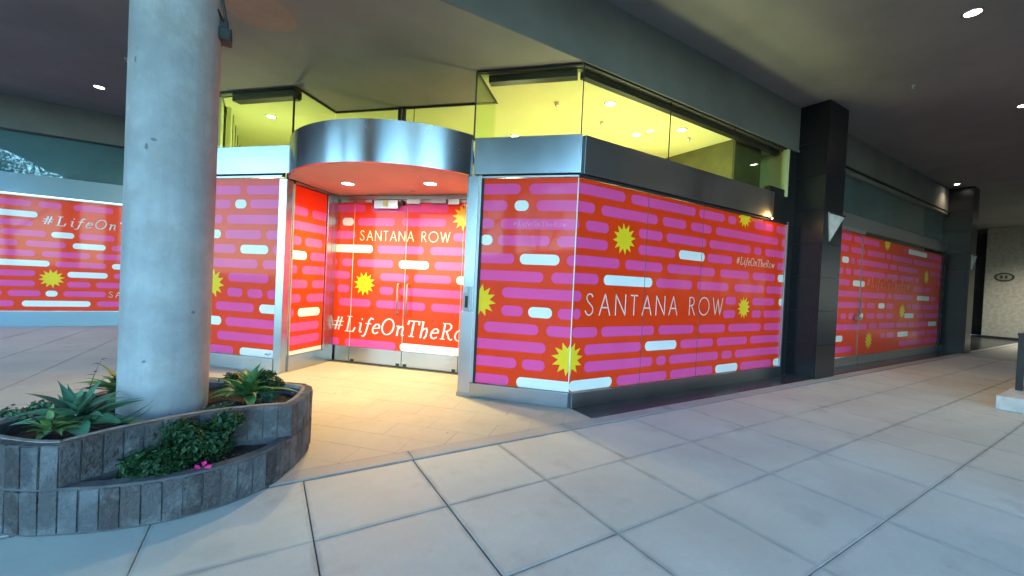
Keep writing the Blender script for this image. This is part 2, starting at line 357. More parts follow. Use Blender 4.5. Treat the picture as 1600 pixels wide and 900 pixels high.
def printed_panel(parent, F, u0, u1, z0, z1, pr, suns=(), texts=(), w=0.0, th=.012, name='vinyl_panel', bx0=None):
    """board with its flat print; pieces of the print are children"""
    b = MB().box(u0, u1, w, w + th, z0, z1, F).obj(name, M['red'], parent)
    sh = Sheet(F, u0, u1, z0, z1)
    for nm, key, mk in (('pink_bar', 'p', 'pink'), ('white_bar', 'w', 'white')):
        for a, c, z in pr[key]:
            mb = MB(); sh.pill(mb, a, c, z, w - .0015)
            if mb.v: mb.obj(nm, M[mk], b)
    for (u, z, r) in suns:
        mb = MB(); sh.sun(mb, u, z, r, w - .003, ph=.13)
        if mb.v: mb.obj('yellow_starburst', M['yellow'], b)
    for (t, a, c, z, cap, font, wt, shear, mk) in texts:
        mb = MB(); lettering(sh, mb, t, a, c, z, cap, w - .0045, font, wt, shear)
        if mb.v: mb.obj('lettering', M[mk], b)
    return b
# ================================================================== SETTING
def jit(a): return R_.uniform(-a, a)
g = MB().box(-150, 150, -150, 150, -.30, -.034).obj('ground', M['asphalt']); g['kind'] = 'structure'

# ---- pavement of concrete slabs; joints are real gaps over a dark bed
walk = structure('sidewalk')
MB().box(-9.5, 40, -3.4, 3.222, -.20, -.012).obj('joint_bed', M['joint'], walk)
MB().box(-30, 40, -3.45, 3.2, -.25, -.03).obj('base', M['curbs'], walk)
unit = {}
def slab(parent, x0, x1, y0, y1, mat, gap=.005, name='paving_slab', th=.03, dz=0.0, a=0.0):
    sx, sy = x1 - x0 - gap, y1 - y0 - gap; key = (round(sx, 3), round(sy, 3), mat.name)
    if key not in unit:
        h = .004; v = [];
        for (ix, z) in ((0, -th), (0, -h * .6), (h, 0)):
            v += [(-sx / 2 + ix, -sy / 2 + ix, z), (sx / 2 - ix, -sy / 2 + ix, z), (sx / 2 - ix, sy / 2 - ix, z), (-sx / 2 + ix, sy / 2 - ix, z)]
        f = [(l * 4 + k, l * 4 + (k + 1) % 4, l * 4 + 4 + (k + 1) % 4, l * 4 + 4 + k) for l in (0, 1) for k in range(4)] + [(8, 9, 10, 11)]
        unit[key] = MB().add(v, f).mesh(name, mat)
    o = bpy.data.objects.new(name, unit[key]); COL.objects.link(o); o.parent = parent
    o.location = ((x0 + x1) / 2, (y0 + y1) / 2, dz); o.rotation_euler = (jit(.0012), jit(.0012), a); return o
ys = [3.216, 2.462, 1.722, .978, .236, -.505, -1.245, -2.0, -2.75]
xw = [-4.53, -3.73, -2.93, -2.13, -1.325, -.525, .275, 1.08, 1.885, 2.685, 3.665]
xe = [3.665, 4.645, 5.62, 6.6, 7.58, 8.56, 9.54, 10.52, 11.5, 12.48, 13.46, 14.44, 15.42, 16.4, 17.4]
for i in range(len(xw) - 1):
    for j in range(len(ys) - 1):
        x0, x1 = xw[i], xw[i + 1]
        if j == 0 and i == 8: x1 = 2.76
        if j == 0 and i == 9: x0 = 2.76
        slab(walk, x0, x1, ys[j + 1], ys[j], M['slab'], gap=.010 if i in (6, 7) else .004, dz=jit(.0012))
for i in range(len(xe) - 1):
    for j in range(len(ys) - 1):
        if xe[i] > 12 and j > 3: continue
        slab(walk, xe[i], xe[i + 1], ys[j + 1], ys[j], M['slab'], gap=.004, dz=jit(.0012))
for k, (a, b, c, d) in enumerate(((-9.5, -4.53, -3.4, 3.216), (17.4, 40, -3.4, 3.216), (12.48, 17.4, -3.4, .236))):
    MB().box(a, b, c, d, -.1, -.002).obj('far_paving', M['slab_old'], walk)
# ---- flush curb band between the pavement and the tiled court
band = structure('curb_band')
MB().box(-1.25, 40, 3.226, 3.402, -.1, -.010).obj('joint_bed', M['joint'], band)
xs = [-1.2, -.52, 1.09, 2.76, 4.4, 6.0, 7.65, 9.3, 11, 12.6, 14.2, 15.9, 17.5]
for a, b in zip(xs, xs[1:]): slab(band, a, b, 3.232, 3.398, M['curbs'], .006, 'curb_stone', dz=.004)
MB().box(17.5, 40, 3.232, 3.398, -.1, .002).obj('far_curb', M['curbs'], band)
# ---- side pavement on the left, running back to the far storefront
side = structure('side_pavement')
MB().box(-9.5, -1.22, 3.222, 13.6, -.20, -.012).obj('joint_bed', M['joint'], side)
ysd = [3.222, 4.1, 4.4, 5.26, 6.13, 7.0, 7.87, 8.74, 9.61, 10.48, 11.35, 12.22, 13.38]
xsd = [-9.4, -8.2, -7.38, -6.56, -5.75, -4.95, -4.15, -3.35, -2.54, -1.74, -1.23]
for i in range(len(xsd) - 1):
    for j in range(len(ysd) - 1): slab(side, xsd[i], xsd[i + 1], ysd[j], ysd[j + 1], M['slab_old'], .004, dz=jit(.001))
# ---- tiled entrance court: tiles laid on the diagonal in running bond
court = structure('entrance_court')
MB().prism([(-1.23, 3.404), (3.2, 3.404), (3.2, 3.84), (9, 3.84), (9, 12), (-1.23, 12)], -.2, -.006).obj('tile_bed', M['joint'], court)
def inside_clip(poly, lines):
    for (nx, ny, c) in lines:                          # keep nx*x+ny*y >= c
        out = []
        for i in range(len(poly)):
            a, b = poly[i], poly[(i + 1) % len(poly)]; da = nx * a[0] + ny * a[1] - c; db = nx * b[0] + ny * b[1] - c
            if da >= 0: out.append(a)
            if da * db < 0: t = da / (da - db); out.append((a[0] + (b[0] - a[0]) * t, a[1] + (b[1] - a[1]) * t))
        poly = out
        if len(poly) < 3: return None
    return poly
tiles = []
for k in range(-4, 18):
    t0 = .23 + .32 * k
    for q in range(-14, 5):
        s0 = -.40 + .64 * q + (.32 if k % 2 == 0 else 0) - .04
        p = []
        for (s_, t_) in ((s0, t0), (s0 + .64, t0), (s0 + .64, t0 + .32), (s0, t0 + .32)):
            gx = .0016; ss = s_ + (gx if s_ == s0 else -gx); tt = t_ + (gx if t_ == t0 else -gx)
            p.append((S2 * (ss + tt), S2 * (tt - ss)))
        w_c = (t0 + .16) - (CX + CY) * S2; 
        lines = [(0, 1, 3.404), (1, 0, -1.22)]
        lines.append((-S2, -S2, -((CX + CY) * S2 + DW + .02)))
        if w_c > .1:
            u_c = -(s0 + .32) + (CX - CY) * S2
            if not (1.0 < u_c < 4.7): continue
        p = inside_clip(p, lines)
        if not p: continue
        cx_ = sum(a[0] for a in p) / len(p); cy_ = sum(a[1] for a in p) / len(p)
        if cx_ > 3.35 or cy_ > 9: continue
        tiles.append((math.hypot(cx_, cy_), p))
tiles.sort(key=lambda t: t[0])
for d_, p in tiles[:290]: MB().prism(p, -.02, jit(.0006)).obj('floor_tile', M['tile'], court)
mb = MB()
for d_, p in tiles[290:]: mb.prism(p, -.02, 0)
if mb.v: mb.obj('floor_tile', M['tile'], court, kind='stuff')
# ---- polished granite border in front of the street side
gb = structure('granite_border')
MB().box(3.20, 30, 3.404, 3.90, -.1, -.008).obj('joint_bed', M['joint'], gb)
x = 3.205
while x < 19:
    slab(gb, x, x + 1.2, 3.406, 3.826, M['granite_floor'], .004, 'granite_slab', dz=.003); x += 1.2
MB().box(x, 30, 3.406, 5.2, -.1, .002).obj('far_granite', M['granite_floor'], gb)

# ---- ceilings: high soffit over the pavement, low soffit over the entrance, unseen mass above blocking the sun
hs = MB().prism([(-7.5, -1.9), (-2.5, -1.9), (-2.5, -2.3), (5, -2.3), (5, -9), (40, -9), (40, 14), (-7.5, 14)], 5.06, 5.30).obj('high_ceiling', M['ceiling']); hs['kind'] = 'structure'  # unseen right front part pushed out to cut light from the right
low = MB().prism([(-.80, CY), (19.3, CY), (19.3, 14), (-.80, 14)], 4.222, 5.062).obj('low_ceiling', M['fascia']); low['kind'] = 'structure'
low.data.materials.append(M['ceiling'])
for p in low.data.polygons:
    if abs(p.normal.z) > .9: p.material_index = 1
ta = MB().box(-.83, 19.3, CY - .018, CY - .002, 4.205, 4.25).obj('edge_trim', M['fascia'], low)
up = MB().prism([(-7.5, -1.9), (-2.5, -1.9), (-2.5, -2.3), (5, -2.3), (5, -9), (40, -9), (40, 30), (-60, 30), (-60, 13.6), (-7.5, 13.6)], 5.302, 24).obj('building_above', M['facade']); up['kind'] = 'structure'  # unseen upper mass, put in to keep direct sun off the pavement
bh = MB().box(-60, -.8, 13.36, 14, 4.32, 5.058).obj('far_bulkhead', M['fascia']); bh['kind'] = 'structure'
MB().box(-60, -.8, 13.34, 13.358, 4.30, 4.335).obj('edge_trim', M['gasket'], bh)

# ---- lit room behind the clerestory glass
room = structure('shop_room')
def FR_(u, w): p = F45(u, w, 0); return (p[0], p[1])
rp = [(8.22, 3.97), (8.22, 11.4), (-.68, 11.4), (-.68, 7.97), FR_(4.22, .1), FR_(4.22, .97), FR_(1.36, .97), FR_(1.36, .1), (3.27, 3.97)]
from mathutils.geometry import tessellate_polygon
TESS = [tuple(t) for t in tessellate_polygon([[Vector((*p, 0)) for p in rp]])]
rpf = rp[:4] + [FR_(4.4, .1), FR_(4.4, 1.3), FR_(1.3, 1.3), FR_(1.3, .1), rp[-1]]
MB().add([(*p, .02) for p in rpf], [tuple(t) for t in tessellate_polygon([[Vector((*p, 0)) for p in rpf]])]).obj('room_floor', M['room'], room)
MB().add([(*p, 4.206) for p in rp], TESS).obj('room_ceiling', M['room'], room)
MB().box(-.72, 8.3, 11.4, 11.5, 0, 4.2).obj('back_wall', M['room'], room)
MB().box(8.22, 8.32, 3.9, 11.4, 0, 4.2).obj('side_wall', M['room'], room)
MB().box(-.78, -.70, 7.93, 11.4, 0, 4.2).obj('side_wall', M['room'], room)
MB().box(3.6, 8.2, 6.4, 6.405, 4.203, 4.207).obj('ceiling_joint', M['room_line'], room)
MB().box(5.1, 5.105, 4.0, 11.4, 4.203, 4.207).obj('ceiling_joint', M['room_line'], room)
for x_, y_ in ((4.6, 5.0), (3.6, 4.9), (6.3, 4.6), (5.2, 6.6), (.5, 8.9)): MB().lathe([(.03, 4.204), (.03, 4.17), (.012, 4.15)], x_, y_, 12).obj('sprinkler', M['alu'], room)
part = structure('partition')
MB().box(6.93, 7.78, 4.12, 8.6, 0, 4.204).obj('partition_block', M['room_dark'], part)
MB().box(5.9, 6.92, 5.6, 8.6, 2.2, 4.204).obj('bulkhead_block', M['room_dark'], part)
for k, y_ in enumerate((8.35, 8.95, 9.6, 10.3)):
    MB().box(-.66, -.60, y_, y_ + .36, .02, 4.2).obj('wall_panel', M['room'], room)
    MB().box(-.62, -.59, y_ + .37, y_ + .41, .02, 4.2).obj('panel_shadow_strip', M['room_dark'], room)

for x_, y_ in ((5.1, 2.2), (9.0, 2.4), (-2.2, 9.6)):
    sp_ = thing('sprinkler_head', {5.1: 'tiny sprinkler head in the high ceiling left of the brightest downlight', 9.0: 'tiny sprinkler head in the high ceiling above the black pillar', -2.2: 'tiny sprinkler head in the ceiling left of the concrete column'}[x_], 'sprinkler')
    MB().lathe([(.035, 5.058), (.03, 5.05), (.010, 5.045), (.010, 5.02), (.022, 5.015)], x_, y_, 14).obj('body', M['alu'], sp_, smooth=True)
# ---- lamps
def spot(name, loc, power, col, ang=120, blend=.9, size=.06, parent=None):
    d = bpy.data.lights.new(name, 'SPOT'); d.energy = power; d.color = col; d.spot_size = math.radians(ang); d.spot_blend = blend; d.shadow_soft_size = size
    o = bpy.data.objects.new(name, d); COL.objects.link(o); o.location = loc; o.parent = parent; return o
def downlight(x, y, z, label, group, power, col=(1, .82, .55), r=.075, mat='lamp_white', ang=130, point=0):
    t = thing('recessed_downlight', label, 'ceiling light', group)
    MB().lathe([(r * 1.28, z + .002), (r * 1.28, z - .006), (r * 1.02, z - .008), (r * .98, z + .0)], x, y, 28).obj('trim_ring', M['alu'], t, smooth=True)
    MB().lathe([(.001, z - .003), (r, z - .003)], x, y, 28).obj('lens', M[mat], t)
    if point:
        d = bpy.data.lights.new('room_glow', 'POINT'); d.energy = power; d.color = col; d.shadow_soft_size = .12
        o = bpy.data.objects.new('room_glow', d); COL.objects.link(o); o.location = (x, y, z - point); o.parent = t
    else: spot('lamp', (x, y, z - .02), power, col, ang, parent=t)
    return t
G1 = 'round downlights in the high ceiling'
for x, y, lb in ((7.26, 1.43, 'bright round downlight in the high ceiling at the top right above the pavement'), (11.35, 1.54, 'round downlight at the right edge of the photo in the high ceiling'),
                 (-3.03, 11.5, 'round downlight in the ceiling just left of the concrete column')):
    downlight(x, y, 5.06, lb, G1, 26)
downlight(-2.55, 7.7, 5.06, 'faint round downlight at the top left corner of the photo', G1, 9)
downlight(17.5, 3.55, 5.06, 'small distant downlight in front of the second dark pillar', G1, 6, r=.06)
downlight(25.6, 2.6, 5.06, 'distant round downlight in front of the pale end wall', G1, 160, (1, .9, .72))
G2 = 'round downlights under the curved canopy'
for u, w, lb in ((3.43, .29, 'left one of the two round downlights under the curved canopy'), (2.13, .35, 'right one of the two round downlights under the curved canopy')):
    p = F45(u, w, 0); downlight(p[0], p[1], 2.85, lb, G2, 46, (1, .80, .30), r=.085, ang=150)
G3 = 'round downlights inside the lit yellow room'
RC = (.97, 1, .55)
for x, y, lb in ((-.03, 8.04, 'round room downlight seen above the left steel band beside the column'), (4.08, 4.28, 'round room downlight nearest the glass corner above the right box'),
                 (5.66, 4.27, 'round room downlight behind the second clerestory pane on the street side'), (5.26, 4.85, 'small room downlight between the two along the street side glass'),
                 (3.69, 6.22, 'small low room downlight just above the blue steel band of the corner box')):
    downlight(x * 1.04, y * 1.04, 4.204, lb, G3, 8.5, RC, r=.07, mat='lamp_inner', point=1.6)
# ================================================================== STOREFRONTS
PR_LEFT=dict(p=[(0.72,1.25,2.68),(-0.06,0.61,2.68),(0.88,1.24,2.47),(-0.07,0.51,2.47),(1.05,1.23,2.24),(-0.01,0.96,2.24),(0.32,0.99,2.03),(-0.09,0.23,2.03),(0.76,1.28,1.8),(-0.1,0.1,1.8),(0.38,1.27,1.58),(-0.11,0.28,1.58),(-0.09,0.9,1.37),(0.62,0.9,1.14),(-0.1,0.18,1.14),(0.41,1.12,0.92),(-0.08,0.31,0.92),(0.31,1.26,0.7),(0.67,1.25,0.48),(0.31,0.6,0.48),(0.76,1.24,0.25)],w=[(0.61,0.79,2.47),(1.06,1.22,2.03),(0.19,0.69,1.8),(0.25,0.55,1.14),(-0.11,0.66,0.25)],)
PR_RIGHT=dict(p=[(-0.12,0.8,2.69),(0.91,2.3,2.69),(2.38,3.05,2.69),(3.15,3.38,2.69),(3.92,4.55,2.69),(4.67,5.11,2.69),(-0.11,0.28,2.47),(0.39,1.46,2.47),(1.56,2.09,2.47),(2.2,2.72,2.47),(2.83,4.76,2.47),(4.87,5.13,2.47),(-0.09,0.04,2.25),(0.14,0.53,2.25),(1.09,1.58,2.25),(1.66,2.6,2.25),(2.68,3.86,2.25),(3.96,4.21,2.25),(4.32,5.16,2.25),(-0.08,0.53,2.03),(1.1,1.88,2.03),(2.65,3.33,2.03),(4.76,5.18,2.03),(-0.06,0.76,1.81),(0.86,1.61,1.81),(1.71,2.87,1.81),(3.01,3.85,1.81),(3.96,4.72,1.81),(-0.03,0.4,1.59),(1.49,2.31,1.59),(2.43,3.26,1.59),(3.43,4.35,1.59),(4.43,5.2,1.59),(-0.02,0.13,1.37),(3.2,3.5,1.37),(4.0,4.74,1.37),(-0.0,0.13,1.15),(3.15,3.5,1.15),(4.0,4.3,1.15),(4.39,5.09,1.15),(0.01,0.42,0.92),(0.49,1.5,0.92),(1.59,2.4,0.92),(2.53,3.23,0.92),(3.32,4.33,0.92),(4.42,5.11,0.92),(0.22,1.25,0.7),(2.1,2.92,0.7),(3.02,3.9,0.7),(3.99,5.14,0.7),(0.23,1.5,0.48),(1.58,1.79,0.48),(1.86,3.08,0.48),(3.17,3.46,0.48),(3.55,5.16,0.48),(0.81,1.82,0.26),(1.9,2.94,0.26),(3.73,4.74,0.26)],w=[(1.96,2.58,2.03),(4.81,5.2,1.81),(0.49,1.41,1.59),(4.89,5.06,1.37),(1.33,2.01,0.7),(-0.0,0.72,0.26),(3.02,3.65,0.26),(4.81,5.19,0.26)],)
PR_MID=dict(p=[(5.67,5.8,2.7),(5.06,5.56,2.7),(4.2,4.96,2.7),(5.24,5.8,2.49),(4.19,4.88,2.49),(5.39,5.8,2.26),(4.18,5.3,2.26),(5.9,5.8,2.03),(4.65,5.33,2.03),(4.17,4.57,2.03),(5.11,5.8,1.81),(4.16,4.44,1.81),(5.88,5.8,1.59),(4.7,5.75,1.59),(4.15,4.61,1.59),(4.49,5.24,1.38),(4.14,4.38,1.38),(5.64,5.8,1.15),(4.96,5.25,1.15),(4.59,4.87,1.15),(4.13,4.51,1.15),(4.74,5.46,0.93),(4.13,5.26,0.7),(5.52,5.8,0.48),(4.13,5.41,0.48),(5.09,5.8,0.26)],w=[(4.95,5.16,2.49),(5.41,5.8,2.03),(4.52,5.03,1.81),(4.13,4.64,0.93),(5.34,5.8,0.7),(4.13,4.97,0.26)],)
PR_DOOR=dict(p=[(3.67,4.3,2.64),(2.16,3.56,2.64),(4.2,4.6,2.41),(3.11,3.81,2.41),(2.19,2.98,2.41),(3.84,4.6,2.18),(1.51,2.06,2.18),(2.56,3.41,1.95),(1.83,2.45,1.95),(4.18,4.6,1.71),(3.87,4.09,1.71),(3.1,3.79,1.71),(1.49,2.36,1.71),(3.92,4.6,1.49),(2.81,3.34,1.49),(2.06,2.72,1.49),(4.25,4.59,1.26),(3.92,4.16,1.26),(3.08,3.34,1.26),(1.83,2.97,1.26),(4.21,4.58,1.03),(3.5,4.11,1.03),(2.49,3.4,1.03),(1.45,2.39,1.03),(4.08,4.54,0.34),(3.0,3.97,0.34)],w=[(3.89,4.11,2.41),(3.5,4.27,1.95),(2.46,3.0,1.71),(1.56,1.97,1.49),(1.46,2.92,0.34)],)
PR_REV=dict(p=[(-0.09,0.41,2.43),(0.49,0.89,2.43),(-0.08,0.9,2.21),(-0.07,0.29,1.98),(0.36,0.75,1.98),(0.48,0.93,1.76),(-0.04,0.23,1.54),(0.32,0.94,1.54),(-0.03,0.45,1.32),(0.54,0.96,1.32),(-0.02,0.32,1.1),(0.44,0.97,1.1),(-0.01,0.19,0.88),(-0.0,0.74,0.66),(0.01,0.76,0.46)],w=[(-0.05,0.41,1.76),(0.27,0.75,0.88),(-0.02,1.02,0.24)],)
PR_FAR=dict(p=[(-5.72,-5.16,2.75),(-5.14,-4.55,2.75),(-4.45,-4.08,2.75),(-3.89,-3.21,2.75),(-5.79,-5.37,2.51),(-5.13,-4.52,2.31),(-5.72,-5.2,2.31),(-5.0,-4.31,2.09),(-5.6,-5.08,2.09),(-3.78,-3.17,2.09),(-5.2,-4.74,1.86),(-4.62,-3.99,1.86),(-3.22,-2.51,1.86),(-5.43,-4.47,1.64),(-4.37,-3.58,1.64),(-3.48,-2.67,1.64),(-4.15,-3.3,1.42),(-5.47,-4.46,1.19),(-3.16,-2.43,1.19),(-5.51,-4.46,0.96),(-3.95,-3.56,0.96),(-3.47,-2.59,0.96),(-5.13,-4.95,0.74),(-5.64,-5.2,0.74),(-4.87,-4.37,0.74),(-4.01,-3.29,0.74),(-5.31,-4.77,0.51),(-3.44,-2.73,0.51)],w=[(-5.33,-4.45,2.51),(-4.23,-3.86,2.09),(-3.88,-3.32,1.86),(-5.59,-4.24,1.42),(-3.2,-2.76,1.42),(-3.95,-3.27,1.19),(-4.29,-4.1,0.74),(-4.65,-3.55,0.51)],)
S_W = [(10.71, 11.02, 2.32), (11.34, 11.97, 1.85), (11.71, 11.98, 1.12), (10.58, 10.92, 0.58), (14.81, 16.34, 2.85), (15.71, 16.75, 1.61), (12.92, 13.29, 1.37), (14.79, 15.48, 1.12), (14.35, 15.1, 0.62), (16.82, 17.56, 0.88), (17.98, 18.73, 1.11), (18.07, 18.44, 2.6)]
S_SUN = [(13.26, 2.94), (16.4, 2.23), (14.57, 1.22), (12.41, 0.51), (18.17, 1.73)]
_rf = random.Random(11)
PR_FARX = dict(p=list(PR_FAR['p']), w=list(PR_FAR['w']))
for _z in [.508 + .2238 * k for k in range(11)]:
    for _a, _b in ((-9.6, min([q[0] for q in PR_FAR['p'] + PR_FAR['w'] if abs(q[2] - _z) < .08] + [-5.2])), (max([q[1] for q in PR_FAR['p'] + PR_FAR['w'] if abs(q[2] - _z) < .08] + [-3.1]), -.9)):
        _x = _a + .1
        while _x < _b - .35:
            _e = min(_x + _rf.choice((.4, .7, 1.0, 1.4)), _b - .11)
            if not (2.25 < _z < 2.6 and _x > -4.5): PR_FARX['w' if _rf.random() < .12 else 'p'].append((round(_x, 2), round(_e, 2), _z))
            _x = _e + .11

DL = SANS; DS = SCRIPT
def upper_glass(parent, F, u0, u1, z0=3.325, z1=4.205, w=.03, seams=(), left_edge=False, right_edge=False, rail=True, mat='glass'):
    cuts = [u0] + list(seams) + [u1]
    for a, b in zip(cuts, cuts[1:]):
        MB().box(a + .004, b - .004, w, w + .012, z0, z1, F).obj('glass_pane', M[mat], parent)
    for s in seams: MB().box(s - .0035, s + .0035, w, w + .014, z0, z1, F).obj('pane_joint', M['gasket'], parent)
    MB().box(u0, u1, w - .006, w + .018, z1 - .012, z1 + .012, F).obj('top_channel', M['rail'], parent)

# ---- 1. corner box: splayed face + street face
cb = thing('corner_storefront', 'corner shop box wrapped in red and pink vinyl under a yellow lit glass band', 'shop front', 'vinyl wrapped shop fronts')
ZB, ZT = .19, 2.815
p1 = printed_panel(cb, F45, 0, 1.205, ZB, ZT, PR_LEFT, [(1.19, 1.25, .215), (.02, .595, .215)], [('#LifeOnTheRow', .80, .13, 2.212, .062, DS, .10, .15, 'lilac')], w=0)
p2 = printed_panel(cb, FRT, 0, 5.00, ZB, ZT, PR_RIGHT, [(-.02, .595, .215), (.82, 2.143, .21), (3.63, 2.79, .20), (3.745, 1.258, .19)],
    [('SANTANA ROW', .20, 3.12, 1.135, .272, DL, .062, 0, 'peach'), ('#LifeOnTheRow', 3.44, 4.66, 1.985, .125, DS, .10, .15, 'peach')], w=0)
for u in (1.251, 2.503): MB().box(u - .0025, u + .0025, -.006, .004, ZB, ZT, FRT).obj('panel_seam', M['joint'], cb)
MB().box(-.002, .010, -.009, .003, ZB, ZT, F45).obj('glass_edge', M['glass_edge'], cb)
MB().box(.004, 1.27, -.045, .03, .0, ZB - .006, F45).obj('kick_plate', M['steel'], cb, bevel=.003)
MB().box(.018, 5.03, -.045, .03, .0, ZB - .006, FRT).obj('kick_plate', M['steel_dark'], cb, bevel=.003)
MB().box(1.207, 1.232, -.02, .03, ZB, ZT + .0, F45).obj('glazing_bead', M['gasket'], cb)
MB().box(1.232, 1.27, -.035, .03, ZB - .004, 2.85, F45).obj('edge_frame', M['alu'], cb, bevel=.003)
MB().box(0.0, 1.30, -.03, .03, ZT + .003, 2.838, F45).obj('head_frame', M['alu'], cb)
MB().box(0.012, 5.0, -.03, .03, ZT + .003, 2.838, FRT).obj('head_frame', M['gasket'], cb)
MB().box(0.0, 1.3, -.012, .03, 2.8385, 2.856, F45).obj('shadow_gap', M['gasket'], cb)
MB().box(0.008, 5.0, -.012, .03, 2.8385, 2.856, FRT).obj('shadow_gap', M['gasket'], cb)
MB().box(5.003, 5.05, -.03, .06, .02, 2.86, FRT).obj('edge_frame', M['alu'], cb, bevel=.003)
MB().box(-.02, 1.335, -.06, .04, 2.857, 3.32, F45).obj('fascia_panel', M['steel'], cb, bevel=.003)
MB().box(.026, 4.385, -.06, .04, 2.857, 3.318, FRT).obj('fascia_panel', M['steel_dark'], cb, bevel=.003)
MB().box(4.385, 4.41, -.06, .12, 2.858, 3.317, FRT).obj('fascia_end_glint', M['gold_tone'], cb)  # golden lamplight put into the colour of the band's end
gl = thing('bullet_light', 'tiny warm light glowing under the right end of the steel band of the corner box', 'lamp')
MB().tube([FRT(4.33, -.085, 2.842), FRT(4.33, -.085, 2.862)], [.012, .009], 10).obj('housing', M['alu'], gl)
MB().tube([FRT(4.33, -.085, 2.832), FRT(4.33, -.085, 2.8415)], [.008, .012], 10).obj('bulb', M['lamp_white'], gl)
gd = bpy.data.lights.new('glow', 'POINT'); gd.energy = .35; gd.color = (1, .55, .15); gd.shadow_soft_size = .012
go = bpy.data.objects.new('glow', gd); COL.objects.link(go); go.location = FRT(4.36, -.13, 2.90); go.parent = gl
MB().box(4.412, 5.25, .02, .12, 2.86, 3.45, FRT).obj('dark_infill', M['black'], cb)
MB().box(.0, 1.36, -.02, .06, 3.321, 3.33, F45).obj('glass_channel', M['rail'], cb)
upper_glass(cb, F45, .02, 1.38); upper_glass(cb, FRT, .02, 5.0, seams=(1.66, 3.26))
MB().box(1.382, 1.392, .02, .06, 3.32, 4.2, F45).obj('pane_edge', M['gasket'], cb)
MB().box(-.001, .012, .02, .035, 3.325, 4.2, F45).obj('pane_edge', M['gasket'], cb)
MB().box(.1, 1.25, .12, .24, 4.11, 4.2, F45).obj('blind_cassette', M['black'], cb)
MB().box(.12, 4.9, .13, .22, 4.12, 4.2, FRT).obj('blind_cassette', M['black'], cb)
MB().box(4.93, 5.0, .0, .09, 3.33, 4.2, FRT).obj('end_post', M['room'], cb)

# ---- 2. left splayed panel beside the column
lb_ = thing('narrow_storefront', 'narrow red and purple vinyl panel between the concrete column and the entrance', 'shop front', 'vinyl wrapped shop fronts')
printed_panel(lb_, F45, 4.345, 5.60, ZB + .02, ZT + .06, PR_MID, [(5.54, 1.27, .23)], w=0)
MB().box(4.33, 5.62, -.045, .03, .0, ZB + .014, F45).obj('kick_plate', M['steel'], lb_, bevel=.003)
MB().box(4.30, 5.62, -.03, .03, 2.878, 2.905, F45).obj('head_frame', M['alu'], lb_)
MB().box(4.30, 5.62, -.012, .03, 2.906, 2.925, F45).obj('shadow_gap', M['gasket'], lb_)
MB().box(4.12, 5.62, -.06, .04, 2.926, 3.33, F45).obj('fascia_panel', M['steel'], lb_, bevel=.003)
upper_glass(lb_, F45, 4.20, 5.62)
MB().box(4.194, 4.204, .018, .05, 3.33, 4.2, F45).obj('pane_edge', M['gasket'], lb_)
MB().box(4.22, 5.36, .06, .2, 4.09, 4.2, F45).obj('blind_cassette', M['black'], lb_)
MB().box(4.18, 4.25, .06, .13, 4.04, 4.12, F45).obj('cassette_bracket', M['rail'], lb_)
mb = MB()                                               # artist's scribble near the foot of the panel
sh = Sheet(F45, 4.345, 5.6, .1, 3)
for (a, b_, c, d) in ((4.52, .245, 4.47, .275), (4.47, .275, 4.46, .235), (4.50, .25, 4.44, .262), (4.44, .24, 4.41, .285), (4.43, .262, 4.39, .268)):
    L = math.hypot(c - a, d - b_); nx, nz = -(d - b_) / L * .003, (c - a) / L * .003
    sh.poly(mb, [(a + nx, b_ + nz), (c + nx, d + nz), (c - nx, d - nz), (a - nx, b_ - nz)], -.005)
mb.obj('scribble', M['gasket'], lb_)

# ---- 3. recessed entrance with its glass double doors
en = thing('recessed_entrance', 'recessed entrance with orange red double glass doors under the curved canopy', 'entrance')
for (a, b_, nm) in ((1.275, 1.42, 'jamb'), (4.205, 4.34, 'jamb')):
    MB().box(a, b_, -.03, .10, .0, 2.85, F45).obj(nm, M['steel'], en, bevel=.004)
MB().box(1.268, 1.43, -.048, -.031, .05, 1.10, F45).obj('jamb_cover', M['alu'], en, bevel=.003)
MB().box(1.262, 1.44, -.052, -.001, .0, .05, F45).obj('jamb_foot', M['steel_dark'], en)
lk = MB().box(1.30, 1.405, -.062, -.031, 1.11, 1.42, F45).obj('lock_case', M['steel_dark'], en, bevel=.004)
MB().box(1.335, 1.37, -.075, -.063, 1.15, 1.30, F45).obj('lock_slot', M['black'], lk)
MB().box(1.345, 1.40, -.068, -.0625, 1.34, 1.41, F45).obj('lock_badge', M['alu'], lk)
# left reveal: vinyl panel between brassy posts
printed_panel(en, FRV, .12, .82, .24, 2.80, PR_REV, w=0, name='reveal_panel')
MB().box(.10, .96, -.02, .03, 0, .235, FRV).obj('kick_plate', M['steel'], en)
MB().box(.103, .118, -.012, .02, .24, 2.81, FRV).obj('reveal_bead', M['gold_tone'], en)
MB().box(.83, .94, -.03, .03, .236, 2.82, FRV).obj('inner_post', M['steel'], en, bevel=.004)
MB().box(.955, 1.08, -.02, .03, .0, 2.82, FRV).obj('inner_post', M['steel'], en, bevel=.004)
MB().box(.12, 1.1, -.015, .03, 2.81, 2.846, FRV).obj('reveal_head', M['steel_dark'], en)
MB().box(.0, 1.1, .031, .05, 0, 3.0, FRV).obj('reveal_backing', M['black'], en)
# right reveal, seen only from the side
FRR = Fr((CX - 1.42 * S2, CY + 1.42 * S2), (S2, S2), (S2, -S2))
printed_panel(en, FRR, .12, 1.05, .24, 2.80, dict(p=[(.0, .5, .7), (.6, 1.1, .92), (.2, .9, 1.37), (.0, .7, 1.8), (.3, 1.1, 2.24)], w=[(.4, .7, 1.14)]), w=0, name='reveal_panel')
MB().box(.10, 1.1, -.02, .03, 0, .235, FRR).obj('kick_plate', M['steel'], en)
